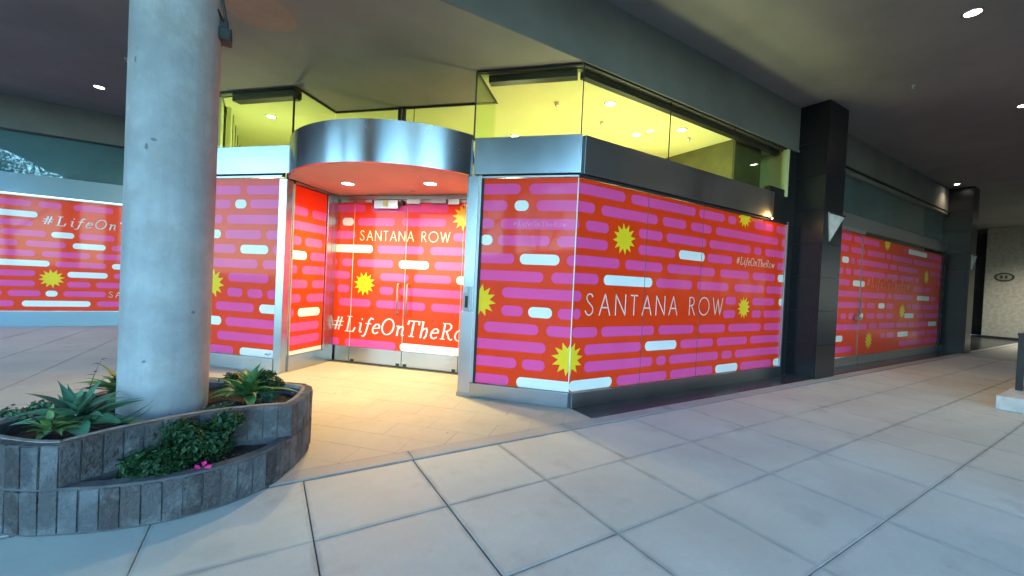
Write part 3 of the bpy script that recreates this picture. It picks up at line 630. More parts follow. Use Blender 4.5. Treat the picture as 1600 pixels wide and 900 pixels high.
# door line: side light, two leaves, side light; every leaf carries its share of the print
suns = [(1.878, 2.50, .215), (3.633, 1.358, .205)]
texts = [('SANTANA ROW', 3.75, 2.115, 2.095, .165, DL, .07, 0, 'peach'), ('#LifeOnTheRow', 4.225, 1.58, .525, .265, DS, .105, .18, 'white')]
pieces = [('side_light', 3.88, 4.33), ('door', 2.885, 3.872), ('door', 1.888, 2.875), ('side_light', 1.45, 1.88)]
for nm, a, b_ in pieces:
    d = printed_panel(en, FDR, a, b_, .275, 2.735, dict(p=PR_DOOR['p'], w=PR_DOOR['w']), suns, texts, w=0, name=nm)
    d.name = nm
    MB().box(a, b_, -.008, .03, .012, .272, FDR).obj('kick_plate', M['steel'], d, bevel=.003)
    MB().box(a, b_, -.006, .02, 2.737, 2.78, FDR).obj('top_patch', M['steel_dark'], d)
    MB().box(a - .004, a + .0, -.004, .012, .275, 2.735, FDR).obj('glass_edge', M['glass_edge'], d)
    if nm == 'door':
        ux = 2.97 if a > 2.8 else 2.80
        pz = [FDR(ux, -.012, .885), FDR(ux, -.065, .885), FDR(ux, -.065, 1.375), FDR(ux, -.012, 1.375)]
        MB().tube([pz[0], FDR(ux, -.05, .875), FDR(ux, -.066, .90), FDR(ux, -.066, 1.36), FDR(ux, -.05, 1.385), pz[3]], .017, 10).obj('pull_handle', M['handle'], d, smooth=True)
        for uu in (a + .06, b_ - .06): MB().box(uu - .03, uu + .03, -.016, -.0085, .02, .06, FDR).obj('floor_lock', M['gasket'], d)
MB().box(1.45, 4.33, -.03, .06, 2.785, 2.846, FDR).obj('head_rail', M['steel_dark'], en)
for (a, b_, z0, z1, mt) in ((3.02, 3.46, 2.62, 2.76, 'alu'), (2.93, 2.97, 2.68, 2.76, 'black'), (2.62, 2.86, 2.70, 2.78, 'alu'), (1.95, 2.14, 2.69, 2.78, 'alu'), (2.17, 2.44, 2.71, 2.78, 'steel_dark'), (3.50, 3.62, 2.72, 2.77, 'steel_dark')):
    MB().box(a, b_, -.09, -.009, z0, z1, FDR).obj('door_closer', M[mt], en, bevel=.005)
MB().box(3.20, 3.29, -.094, -.0905, 2.65, 2.75, FDR).obj('yellow_label', M['yellow_tag'], en)
MB().box(3.3, 4.4, .13, .2, 0, 3.2, FDR).obj('blind_backing', M['black'], en)
MB().box(1.4, 3.3, .13, .2, 0, 3.2, FDR).obj('blind_backing', M['black'], en)
# clerestory glass round the recess
FU = Fr(F45(0, .92, 0)[:2], F45.u, F45.w)
upper_glass(en, FU, 1.40, 4.18, seams=(2.74,), w=0)
for u in (2.99, 2.915): MB().box(u - .022, u + .022, -.02, .03, 3.3, 4.218, FU).obj('steel_post', M['black'], en)
upper_glass(en, Fr(F45(4.18, 0, 0)[:2], (S2, S2), (-S2, S2)), .04, .90, w=0)
upper_glass(en, Fr(F45(1.385, 0, 0)[:2], (S2, S2), (S2, -S2)), .04, .90, w=0)

# ---- 4. curved canopy over the entrance
cn = thing('curved_canopy', 'bowed brushed steel canopy with a salmon lit underside over the entrance', 'canopy')
UC, WC, RC_ = 2.77, 1.016, 1.752
def arcpt(a, r=RC_): return (UC + r * math.sin(a), WC - r * math.cos(a))
A0 = math.asin(1.405 / RC_)
def bow(a0, a1, n, r0, r1, z0, z1, nm, mat, parent):
    mb = MB(); vs = []
    for i in range(n + 1):
        a = a0 + (a1 - a0) * i / n
        for r in (r0, r1):
            u, w = arcpt(a, r); vs += [F45(u, w, z0), F45(u, w, z1)]
    fs = []
    for i in range(n):
        k = i * 4; fs += [(k, k + 4, k + 5, k + 1), (k + 2, k + 3, k + 7, k + 6), (k + 1, k + 5, k + 7, k + 3), (k, k + 2, k + 6, k + 4)]
    fs += [(0, 1, 3, 2), (n * 4, n * 4 + 2, n * 4 + 3, n * 4 + 1)]
    o = mb.add(vs, fs).obj(nm, mat, parent, smooth=True)
    md = o.modifiers.new('es', 'EDGE_SPLIT'); md.split_angle = .6; return o
bow(-A0, A0 - .44, 60, RC_, RC_ - .03, 2.852, 3.365, 'fascia_panel', M['steel'], cn)
bow(A0 - .437, A0, 16, RC_, RC_ - .03, 2.852, 3.365, 'fascia_panel', M['steel'], cn)
so = [F45(*arcpt(-A0 + 2 * A0 * i / 40, RC_ - .03), 0)[:2] for i in range(41)] + [F45(4.2, 1.12, 0)[:2], F45(1.36, 1.12, 0)[:2]]
MB().prism(so, 2.853, 2.89).obj('underside', M['orange_plaster'], cn)
MB().prism(so[:41] + [F45(4.17, .88, 0)[:2], F45(1.66, .88, 0)[:2]], 3.27, 3.30).obj('roof_sheet', M['steel_dark'], cn)
MB().lathe([(.055, 2.8525), (.055, 2.846), (.04, 2.844)], *F45(2.62, .78, 0)[:2], n=20).obj('smoke_detector', M['orange_plaster'], cn)

# ---- 5. far storefront on the left
fs_ = thing('far_storefront', 'far left shop front with hashtag lettering on its red vinyl, partly hidden by the column', 'shop front', 'vinyl wrapped shop fronts')
printed_panel(fs_, FAR, -9.5, -.95, .342, 2.90, PR_FARX, [(-4.20, 1.085, .215), (-8.4, 1.9, .215), (-1.9, 1.9, .2)],
    [('#LifeOnTheRow', -4.385, -2.0, 2.30, .215, DS, .105, .2, 'white'), ('SANTANA ROW', -3.235, -1.75, .675, .135, DL, .085, 0, 'peach')], w=0)
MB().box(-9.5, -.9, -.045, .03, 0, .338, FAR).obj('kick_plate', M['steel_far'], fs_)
MB().box(-9.5, -.9, -.03, .03, 2.903, 2.935, FAR).obj('head_frame', M['alu'], fs_)
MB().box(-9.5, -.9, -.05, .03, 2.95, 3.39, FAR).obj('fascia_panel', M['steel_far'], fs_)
MB().box(-9.5, -.9, .031, .2, 3.30, 4.33, FAR).obj('glass_backing', M['dim_room'], fs_)
MB().box(-9.5, -.9, .0, .02, 3.395, 4.318, FAR).obj('glass_pane', M['glass_dark'], fs_)
bw = MB().box(-60, -9.52, 13.38, 13.7, 0, 4.32).obj('side_wall', M['facade']); tag(bw, 'grey wall continuing left of the far shop front', 'wall')
# flank of the room between the two left storefronts
fl = MB().box(-.88, -.80, 7.9, 13.38, 0, 4.2).obj('flank_wall', M['steel_dark']); tag(fl, 'steel clad flank wall behind the concrete column', 'wall')

# ---- 6. right storefront beyond the dark pillar
rs = thing('right_storefront', 'shaded shop front with pink and red vinyl between the two dark pillars', 'shop front', 'vinyl wrapped shop fronts')
rr = random.Random(5); PRS = dict(p=[], w=[(a - .02, b_ + .02, z) for a, b_, z in S_W])
for k in range(11):
    z = .36 + .249 * k; x = 9.3 + rr.uniform(0, .4)
    while x < 18.9:
        L = rr.choice((.3, .5, .8, 1.1, 1.5, 1.9)); x1 = min(x + L, 19.0)
        segs = [(x, x1)]
        for a, b_, zz in PRS['w']:
            if abs(zz - z) < .13:
                ns = []
                for s0, s1 in segs:
                    if b_ + .1 < s0 or a - .1 > s1: ns.append((s0, s1)); continue
                    if a - .1 - s0 > .2: ns.append((s0, a - .1))
                    if s1 - b_ - .1 > .2: ns.append((b_ + .1, s1))
                segs = ns
        for s0, s1 in segs:
            if abs(z - 1.85) < .1 and s1 > 12 and s0 < 15.1: continue
            if any(abs(z - sz) < .2 and s1 > sx - .25 and s0 < sx + .25 for sx, sz in S_SUN): continue
            PRS['p'].append((s0, s1, z))
        x = x1 + .11
PRS['w'] = [(a, b_, round((z - .36) / .249) * .249 + .36) for a, b_, z in PRS['w']]
ST = [('#LifeOnTheRow', 12.1, 15.0, 1.80, .23, DS, .10, .15, 'coral')]
for nm, a, b_ in (('vinyl_door', 9.3, 11.72), ('vinyl_panel', 11.76, 17.75), ('vinyl_panel', 17.85, 18.95)):
    d = printed_panel(rs, FST, a, b_, .20, 2.97, PRS, [(x, z, .22) for x, z in S_SUN], ST if a > 11 else [], w=0, name=nm)
    d.name = nm
    MB().box(a, b_, -.03, .03, .0, .19, FST).obj('kick_plate', M['steel_dark'], d)
MB().box(11.722, 11.757, -.012, .03, 0, 2.98, FST).obj('glass_edge', M['steel_dark'], rs)
MB().box(17.752, 17.848, -.05, .03, 0, 2.98, FST).obj('mullion', M['gasket'], rs)
MB().box(9.3, 11.72, -.06, .03, 2.985, 3.06, FST).obj('door_head', M['alu'], rs)
MB().box(11.45, 11.70, -.08, -.03, 1.02, 1.10, FST).obj('door_lock', M['steel_dark'], rs)
MB().tube([FST(11.62, -.02, 1.12), FST(11.62, -.07, 1.14), FST(11.62, -.07, 1.5), FST(11.62, -.02, 1.52)], .012, 8).obj('pull_handle', M['steel_dark'], rs)
MB().box(9.3, 19.0, -.03, .03, 3.065, 3.36, FST).obj('fascia_panel', M['steel_dark'], rs)
MB().box(9.3, 19.0, .0, .02, 3.37, 4.21, FST).obj('glass_pane', M['glass_dark'], rs)
MB().box(9.3, 19.0, .10, .2, 3.3, 4.21, FST).obj('glass_backing', M['dim_room'], rs)
MB().box(9.3, 19.0, -.06, -.025, 4.30, 4.33, FST).obj('shadow_line', M['gasket'], low)

# ================================================================== PILLARS, COLUMN, END WALL
def pillar(x0, x1, y0, y1, z1, label):
    t = thing('stone_pillar', label, 'pillar', 'black stone pillars')
    MB().box(x0 + .02, x1 - .02, y0 + .02, y1, 0, z1).obj('core', M['gasket'], t)
    z = 0.0; hs = [.62, .62, .62, .62, .62, .62, .62, .72]
    for k, h in enumerate(hs):
        z2 = min(z + h, z1)
        if z2 - z < .05: break
        MB().box(x0, x1, y0, y0 + .018, z + .003, z2 - .003).obj('stone_panel', M['granite'], t)
        MB().box(x0, x0 + .018, y0 + .021, y1, z + .003, z2 - .003).obj('stone_panel', M['granite'], t)
        MB().box(x1 - .018, x1, y0 + .021, y1, z + .003, z2 - .003).obj('stone_panel', M['granite'], t)
        z = z2
    return t
pillar(8.53, 9.31, 3.36, 3.93, 5.055, 'tall black stone pillar just right of the corner shop box')
pillar(18.1, 18.75, 3.30, 4.3, 5.055, 'distant black stone pillar at the far end of the shaded shop front')
inf = MB().box(8.30, 8.53, 3.85, 4.1, 0, 4.2).obj('infill_wall', M['black']); tag(inf, 'narrow black infill between the corner box and the near pillar', 'wall')
def pennant(x0, x1, y, z0, z1, label):
    t = thing('triangular_plate', label, 'sign', 'white triangular plates on the pillars')
    xm = x0 + (x1 - x0) * .12
    MB().add([(x0, y, z1), (x1, y, z1), (xm, y, z0), (x0, y - .02, z1), (x1, y - .02, z1), (xm, y - .02, z0)], [(0, 1, 2), (5, 4, 3), (0, 3, 4, 1), (1, 4, 5, 2), (2, 5, 3, 0)]).obj('plate', M['render'], t)
    MB().box(x0, x1, y - .03, y - .021, z1 - .02, z1 + .01).obj('top_rod', M['gasket'], t)
    return t
pennant(8.68, 9.33, 3.355, 2.53, 3.05, 'white triangular plate on the front of the near black pillar')
pennant(18.15, 18.75, 3.295, 2.55, 3.0, 'small white triangular plate on the distant black pillar')
cl_ = thing('concrete_column', 'thick round concrete column rising out of the brick planter', 'column')
KX, KY, KR = -.622, 3.905, .2625
MB().lathe([(KR, .2), (KR, 1.2), (KR, 2.2), (KR, 3.2), (KR, 4.21), (KR, 5.058)], KX, KY, 72).obj('shaft', M['column'], cl_, smooth=True)
ew = thing('end_wall', 'pale stippled wall closing the walkway at the far right', 'wall')
MB().box(28.5, 28.8, -3, 4.70, 0, 5.055).obj('wall_panel', M['endwall'], ew)
MB().box(28.45, 28.499, -3, 4.70, 0, .10).obj('skirting', M['gasket'], ew)
rw = MB().prism([(28.8, 4.70), (30.2, 4.70), (30.2, 6.6), (19.2, 6.6), (19.2, 4.3), (19.1, 4.3), (19.1, 6.7), (30.4, 6.7), (30.4, 4.6), (28.8, 4.6)], 0, 5.05).obj('recess_wall', M['facade_dark']); tag(rw, 'dark recess wall left of the pale end wall', 'wall')
pq = thing('number_plaque', 'small dark oval number plaque on the pale end wall', 'sign')
ov = [(math.cos(t * math.pi / 14), math.sin(t * math.pi / 14)) for t in range(28)]
mb = MB(); mb.add([(28.47, 4.12 + .30 * a, 2.80 + .20 * b_) for a, b_ in ov] + [(28.5, 4.12 + .30 * a, 2.80 + .20 * b_) for a, b_ in ov], [tuple(range(28))] + [(i, (i + 1) % 28, 28 + (i + 1) % 28, 28 + i) for i in range(28)]).obj('oval_plate', M['plaque'], pq)
mb = MB(); mb.add([(28.467, 4.12 + .23 * a, 2.80 + .14 * b_) for a, b_ in ov], [tuple(range(28))]).obj('plate_face', M['plaque_l'], pq)
for yy in (4.20, 4.06): MB().box(28.460, 28.466, yy - .035, yy + .035, 2.73, 2.87).obj('digit', M['plaque'], pq)

# lamp on an arm beside the column
for (a_, z_, w_, h_) in ((-104.6, 2.355, .022, .016), (-113.2, 2.307, .014, .03), (-135, 2.89, .010, .03), (-106.8, .838, .016, .012), (-48.2, 1.172, .018, .014)):
    a0 = math.radians(a_); pts = []
    for q in range(7):
        t = q * 2 * math.pi / 7; rr_ = R_.uniform(.6, 1.0); aa = a0 + math.cos(t) * rr_ * w_ / KR; pts.append((KX + (KR + .0012) * math.cos(aa), KY + (KR + .0012) * math.sin(aa), z_ + math.sin(t) * rr_ * h_))
    MB().add(pts, [tuple(range(7))]).obj('paint_chip', M['chip'], cl_)
fl_ = thing('arm_floodlight', 'small black floodlight on a bent arm fixed to the column high up', 'lamp')
MB().tube([(KX + .20, KY - .16, 3.62), (KX + .262, KY - .06, 3.56), (KX + .29, KY - .03, 3.40)], .010, 8).obj('arm', M['black'], fl_)
MB().tube([(KX + .24, KY - .10, 3.44), (KX + .285, KY - .05, 3.36)], .008, 8).obj('cable', M['black'], fl_)
MB().box(-.372, -.318, 3.84, 3.93, 3.33, 3.40).obj('bracket', M['black'], fl_, bevel=.004)
MB().box(-.372, -.292, 3.82, 3.94, 3.235, 3.33).obj('lamp_housing', M['black'], fl_, bevel=.006)
MB().box(-.366, -.298, 3.816, 3.8195, 3.245, 3.275).obj('lamp_glass', M['gasket'], fl_)
cd = MB().lathe([(.001, 4.217), (.33, 4.217), (.34, 4.2215)], -.14, 5.13, 48).obj('painted_glow_disc', M['salmon'], smooth=False); tag(cd, 'salmon glow painted as a round disc on the low ceiling right of the column top', 'painted glow')  # reddish glow on the soffit, painted as a flat disc

# low white kerb and black railing at the right edge
kb = MB().box(9.12, 12.8, .1, 1.33, 0, .20).obj('planter_kerb', M['render'], bevel=.012); tag(kb, 'low white kerb block at the right edge of the pavement', 'kerb')
rl = thing('black_railing', 'black metal railing standing on the white kerb at the right edge', 'railing')
MB().box(10.02, 10.09, 1.20, 1.27, .2, 1.05).obj('post', M['black'], rl, bevel=.004)
MB().box(10.02, 12.7, 1.19, 1.28, 1.05, 1.09).obj('handrail', M['black'], rl, bevel=.006)
MB().box(10.04, 10.07, -1.5, 1.19, .98, 1.04).obj('handrail', M['black'], rl)
for k in range(26): MB().box(10.045, 10.065, 1.12 - k * .1, 1.14 - k * .1, .28, .98).obj('baluster', M['black'], rl)
MB().box(10.04, 10.07, -1.5, 1.19, .24, .28).obj('bottom_rail', M['black'], rl)
MB().box(10.075, 10.085, -1.5, 1.19, .28, .98).obj('infill_sheet', M['black'], rl)
# ================================================================== BRICK PLANTER
def catmull(P, closed=False, k=10):
    n = len(P); out = []
    rng = range(n) if closed else range(n - 1)
    for i in rng:
        g_ = (lambda j: P[j % n]) if closed else (lambda j: P[min(max(j, 0), n - 1)])
        p0, p1, p2, p3 = g_(i - 1), g_(i), g_(i + 1), g_(i + 2)
        for t in [q / k for q in range(k)]:
            out.append(tuple(.5 * ((2 * p1[a]) + (-p0[a] + p2[a]) * t + (2 * p0[a] - 5 * p1[a] + 4 * p2[a] - p3[a]) * t * t + (-p0[a] + 3 * p1[a] - 3 * p2[a] + p3[a]) * t ** 3) for a in (0, 1)))
    if not closed: out.append(P[-1])
    return out
def resample(P, step, closed=False):
    Q = P + [P[0]] if closed else P; L = [0]
    for a, b in zip(Q, Q[1:]): L.append(L[-1] + math.hypot(b[0] - a[0], b[1] - a[1]))
    n = max(1, round(L[-1] / step)); out = []; j = 0
    for i in range(n + (0 if closed else 1)):
        s = L[-1] * i / n
        while j < len(L) - 2 and L[j + 1] < s: j += 1
        t = (s - L[j]) / max(1e-9, L[j + 1] - L[j]); a, b = Q[j], Q[j + 1]; out.append((a[0] + (b[0] - a[0]) * t, a[1] + (b[1] - a[1]) * t))
    return out
# outline (counter clockwise seen from above): front arc, right end, straight back, left end
front = [(-.93, 3.11), (-.72, 3.045), (-.43, 3.015), (-.16, 3.08), (.08, 3.235), (.20, 3.43)]
right = [(.20, 3.43), (.30, 3.62), (.365, 3.84), (.375, 3.98), (.31, 4.10), (.12, 4.24)]
back = [(.12, 4.24), (-.2, 4.46), (-.45, 4.62), (-.72, 4.66), (-1.0, 4.44), (-1.26, 4.06), (-1.42, 3.86), (-1.50, 3.66)]
leftp = [(-1.50, 3.66), (-1.42, 3.48), (-1.23, 3.29), (-1.08, 3.175), (-.93, 3.11)]
inner = [(-.93, 3.115), (-.70, 3.29), (-.35, 3.43), (-.05, 3.455), (.20, 3.43)]
outer_curve = catmull(front)[:-1] + catmull(right)[:-1] + catmull(back)[:-1] + catmull(leftp)[:-1]
inner_curve = catmull(inner)
upper_curve = inner_curve[:-1] + catmull(right)[:-1] + catmull(back)[:-1] + catmull(leftp)[:-1]
def offs(P, d, closed):                                 # offset to the left of travel (inwards for ccw)
    n = len(P); out = []
    for i in range(n):
        a = P[(i - 1) % n] if closed else P[max(i - 1, 0)]; b = P[(i + 1) % n] if closed else P[min(i + 1, n - 1)]
        dx, dy = b[0] - a[0], b[1] - a[1]; L = math.hypot(dx, dy) or 1; out.append((P[i][0] - dy / L * d, P[i][1] + dx / L * d))
    return out
pl_ = thing('brick_planter', 'two tier rounded planter of upright bricks around the foot of the concrete column', 'planter')
def wall_strip(P, d0, d1, z0, z1, nm, mat, closed=True):
    A = offs(P, d0, closed); B = offs(P, d1, closed); n = len(P); vs = []
    for a, b in zip(A, B): vs += [(*a, z0), (*a, z1), (*b, z1), (*b, z0)]
    fs = []
    for i in range(n if closed else n - 1):
        k, m = i * 4, ((i + 1) % n) * 4; fs += [(k, m, m + 1, k + 1), (k + 1, m + 1, m + 2, k + 2), (k + 2, m + 2, m + 3, k + 3)]
    return MB().add(vs, fs).obj(nm, mat, pl_)
wall_strip(resample(outer_curve, .04, True), .012, .085, -.02, .262, 'mortar_core', M['mortar'])
wall_strip(resample(upper_curve, .04, True), .012, .085, .10, .494, 'mortar_core', M['mortar'])
bvar = []
for q in range(6):
    w_, h_, d_ = .0425 - .001 * (q % 3), .117, .060; bv = .004 + .001 * (q % 2); r6 = random.Random(q)
    v = []
    for z in (-h_, -h_ + bv, h_ - bv, h_):
        e = bv if abs(z) == h_ else 0
        v += [(-w_ + e, e, z), (w_ - e, e, z), (w_ - e + (0), d_, z), (-w_ + e, d_, z)]
        for c in range(-4, 0): v[c] = tuple(t + r6.uniform(-.0018, .0018) for t in v[c])
    f = [(l * 4 + k, l * 4 + (k + 1) % 4, l * 4 + 4 + (k + 1) % 4, l * 4 + 4 + k) for l in range(3) for k in range(4)] + [(3, 2, 1, 0), (12, 13, 14, 15)]
    bvar.append(MB().add(v, f).mesh('brick', M['brick']))
def course(P, zc, closed=False, scale_z=1.0, step=.0935):
    Q = resample(P, step, closed); n = len(Q)
    for i in range(n if closed else n - 1):
        a, b = Q[i], Q[(i + 1) % n]; dx, dy = b[0] - a[0], b[1] - a[1]; L = math.hypot(dx, dy)
        o = bpy.data.objects.new('brick', bvar[R_.randrange(6)]); COL.objects.link(o); o.parent = pl_
        nx, ny = -dy / L, dx / L; j = jit(.004)
        o.location = ((a[0] + b[0]) / 2 + nx * j, (a[1] + b[1]) / 2 + ny * j, zc + jit(.0015))
        o.rotation_euler = (jit(.018), jit(.008), math.atan2(dy, dx) + jit(.03)); o.scale = (L / .0935, 1, scale_z)
course(catmull(front), .130); course(catmull(right), .130); course(catmull(back), .130); course(catmull(leftp), .130)
course(inner_curve, .378); course(catmull(right), .378); course(catmull(back), .378); course(catmull(leftp), .378)
cap = wall_strip(resample(upper_curve, .04, True), .060, .088, .47, .499, 'rim_mortar', M['rim'])
wall_strip(resample(catmull(front), .04), .060, .088, .22, .251, 'rim_mortar', M['rim'], closed=False)
def soil_mesh(poly, z, nm):
    cx_ = sum(p[0] for p in poly) / len(poly); cy_ = sum(p[1] for p in poly) / len(poly); vs = [(cx_, cy_, z + .03)]; fs = []; n = len(poly); rings = 7
    for r in range(1, rings + 1):
        for p in poly:
            x, y = cx_ + (p[0] - cx_) * r / rings, cy_ + (p[1] - cy_) * r / rings
            vs.append((x, y, z + .05 * noise.noise((x * 5, y * 5, 1)) + .02 * noise.noise((x * 19, y * 19, 3))))
    for k in range(n): fs.append((0, 1 + k, 1 + (k + 1) % n))
    for r in range(rings - 1):
        for k in range(n): fs.append((1 + r * n + k, 1 + (r + 1) * n + k, 1 + (r + 1) * n + (k + 1) % n, 1 + r * n + (k + 1) % n))
    o = MB().add(vs, fs).obj(nm, M['soil'], pl_); o['kind'] = 'stuff'; return o
soil_mesh(offs(resample(upper_curve, .06, True), .07, True), .41, 'soil')
fr_ = resample(catmull(front), .06); inn = resample(inner_curve, .06)
soil_mesh([(p[0], p[1] + .04) for p in fr_] + [(p[0], p[1]) for p in inn[::-1]], .215, 'soil')

# ================================================================== PLANTS
def leaf_strip(L, W, lift, droop, curl, fold=.25, n=9, tipw=.0, wave=0):
    """one broad tapering leaf growing along +X from the origin, arching over by droop"""
    vs = []; fs = []; th = lift; x = z = 0; ds = L / n
    for i in range(n + 1):
        t = i / n; w = W * (math.sin(math.pi * min(1, (.16 + .84 * t)) ** .85) ** .8 if t < 1 else 0) * (1 - t ** 4) + tipw * (1 - t) + .0015
        if t < .2: w = max(w, W * .45)
        y_off = wave * math.sin(t * 3)
        for s, k in ((-1, 1), (-.5, .35), (0, 0), (.5, .35), (1, 1)):
            vs.append((x - math.sin(th) * fold * w * k * -1 * 0, s * w + y_off, z + fold * w * k * math.cos(th)))
        x += math.cos(th) * ds; z += math.sin(th) * ds; th -= droop / n * (.4 + 1.2 * t)
    for i in range(n):
        for k in range(4): a = i * 5 + k; fs.append((a, a + 1, a + 6, a + 5))
    return vs, fs
def leaf_mesh(nm, mat, **kw):
    v, f = leaf_strip(**kw); return MB().add(v, f).mesh(nm, mat, smooth=True)
def rosette(x, y, z, label, n, L, W, mat, seed, group, tilt=(0, 0), lo=.1, hi=1.35, fold=.3, base=.03):
    r = random.Random(seed); t = thing('agave_plant', label, 'plant', group)
    var = [leaf_mesh('leaf', mat, L=L * s, W=W * q, lift=0, droop=d, curl=0, fold=fold, n=9) for s, q, d in ((1, 1, .8), (.85, .9, 1.3), (1.1, .8, .5), (.7, 1.05, 1.0))]
    for m_ in var: m_.materials[0] = mat
    for i in range(n):
        f = i / (n - 1); a = i * 2.39996 + r.uniform(-.35, .35); el = lo + (hi - lo) * f + r.uniform(-.12, .12)
        o = bpy.data.objects.new('leaf', var[r.randrange(4)]); COL.objects.link(o); o.parent = t
        s = (1 - .4 * f) * r.uniform(.72, 1.18)
        o.matrix_world = Matrix.Translation((x + math.cos(a) * base * (1 - f), y + math.sin(a) * base * (1 - f), z + .03 + f * .05)) @ Matrix.Rotation(tilt[0], 4, 'X') @ Matrix.Rotation(tilt[1], 4, 'Y') @ Matrix.Rotation(a, 4, 'Z') @ Matrix.Rotation(-el, 4, 'Y') @ Matrix.Rotation(r.uniform(-.3, .3), 4, 'X') @ Matrix.Scale(s, 4)
    return t
GA = 'agave plants in the brick planter'
rosette(-.98, 3.50, .47, 'big blue green agave spreading at the left of the column', 34, .34, .055, M['agave'], 3, GA, tilt=(.1, .0), lo=.02)
rosette(-1.06, 3.40, .46, 'pale yellowish agave rosette low in front of the big blue green one', 22, .17, .028, M['agave_pale'], 5, GA, lo=.1, hi=1.2)
rosette(-.93, 4.15, .50, 'bright green agave half hidden behind the left edge of the column', 26, .32, .045, M['agave_green'], 8, GA, lo=.1)
rosette(-.10, 3.86, .46, 'dark green agave right of the column', 34, .33, .044, M['agave_green'], 12, GA, lo=.08)
# two extra broad leaves that rise out of the big agave
bl = thing('broad_leaf_plant', 'upright broad rounded blue green leaves among the big agave', 'plant')
for (x, y, az, el, L, W) in ((-.93, 3.52, 2.6, 1.25, .20, .052), (-.90, 3.50, .35, 1.15, .17, .045), (-.82, 3.50, -.1, .35, .30, .026), (-.80, 3.46, -.45, .22, .27, .028), (-1.05, 3.5, 3.3, .5, .2, .035)):
    o = bpy.data.objects.new('leaf', leaf_mesh('leaf', M['agave'], L=L, W=W, lift=0, droop=.35 if el > 1 else -.9, curl=0, fold=.25)); COL.objects.link(o); o.parent = bl
    o.matrix_world = Matrix.Translation((x, y, .48)) @ Matrix.Rotation(az, 4, 'Z') @ Matrix.Rotation(-el, 4, 'Y')
def bush(nm, label, cat, blobs, n, size, mat, seed, group=None, stems=10, zmin=0, flat=.6):
    r = random.Random(seed); t = thing(nm, label, cat, group); mb = MB(); sm = MB()
    for _ in range(n):
        bx, by, bz, rx, ry, rz = blobs[r.randrange(len(blobs))]
        while True:
            d = Vector((r.uniform(-1, 1), r.uniform(-1, 1), r.uniform(-1, 1)))
            if .25 < d.length < 1: break
        d *= (.6 + .4 * r.random()); c = Vector((bx + d.x * rx, by + d.y * ry, bz + d.z * rz))
        if noise.noise(c * 14) < -.33 or c.z < zmin: continue
        s = size * r.uniform(.45, 1.5); nrm = (d + Vector((r.uniform(-1, 1), r.uniform(-1, 1), r.uniform(-.2, 1.2))) * flat).normalized()
        a = nrm.orthogonal().normalized(); a = (Matrix.Rotation(r.uniform(0, 6.28), 3, nrm) @ a); b = nrm.cross(a)
        mb.add([c, c + a * s * .5 + b * s * .32 + nrm * s * .08, c + a * s - nrm * s * .1, c + a * s * .5 - b * s * .32 + nrm * s * .08], [(0, 1, 2, 3)])
    for k in range(stems):
        bx, by, bz, rx, ry, rz = blobs[r.randrange(len(blobs))]; e = Vector((bx + r.uniform(-.8, .8) * rx, by + r.uniform(-.8, .8) * ry, bz + rz * .6))
        s = Vector((bx + r.uniform(-.2, .2) * rx, by, max(zmin - .02, bz - rz))); sm.tube([s, (s + e) / 2 + Vector((jit(.02), jit(.02), .02)), e], [.004, .003, .0015], 5)
    f = mb.obj('foliage', mat, t); f['kind'] = 'stuff'; sm.obj('stems', M['stem'], t); return t
bush('flowering_bush', 'dark green leafy bush with a magenta flower in the lower tier of the planter', 'plant',
     [(-.52, 3.19, .30, .17, .09, .13), (-.38, 3.24, .36, .16, .10, .15), (-.26, 3.28, .36, .14, .10, .14), (-.62, 3.16, .24, .10, .06, .09), (-.42, 3.27, .45, .15, .08, .09), (-.20, 3.33, .46, .13, .07, .08), (-.50, 3.12, .27, .14, .06, .10), (-.62, 3.20, .30, .10, .07, .09)], 7500, .030, M['bush'], 4, stems=16, zmin=.16)
fb = bpy.data.objects['flowering_bush']
for k in range(7):
    a = k * .9; c = Vector((-.305 + .012 * math.cos(a), 3.085 + .008 * math.sin(a), .262 + .008 * math.sin(a * 2)))
    MB().add([c, c + Vector((.034 * math.cos(a), -.014, .03 * math.sin(a))), c + Vector((.046 * math.cos(a + .4), -.008, .040 * math.sin(a + .4))), c + Vector((.034 * math.cos(a + .9), -.010, .03 * math.sin(a + .9)))], [(0, 1, 2, 3)]).obj('petal', M['flower'], fb)
GS = 'small shrubs in the upper planter'
bush('small_shrub', 'low dusty green shrub along the left back rim of the planter', 'plant', [(-1.36, 3.86, .50, .12, .08, .05), (-1.22, 3.90, .52, .12, .08, .05), (-1.10, 4.0, .53, .1, .08, .04)], 900, .032, M['succulent'], 9, GS, zmin=.44)
bush('small_shrub', 'dark leafy shrub behind the right hand agave', 'plant', [(-.05, 4.06, .54, .12, .07, .07), (.08, 4.02, .53, .1, .07, .06), (-.2, 4.15, .56, .12, .06, .08), (.02, 4.05, .60, .1, .06, .05)], 1500, .030, M['bush'], 10, GS, zmin=.42)
bush('small_shrub', 'thin straggly plant at the foot of the column on its right side', 'plant', [(-.30, 3.60, .48, .07, .05, .04), (-.22, 3.62, .49, .06, .04, .03)], 200, .018, M['stem'], 14, GS, zmin=.42)
bush('small_shrub', 'pale rosette plant beside the dark soil right of the column', 'plant', [(.05, 3.86, .47, .06, .05, .04)], 160, .04, M['succulent'], 15, GS, zmin=.42)
lt = MB(); r9 = random.Random(21)
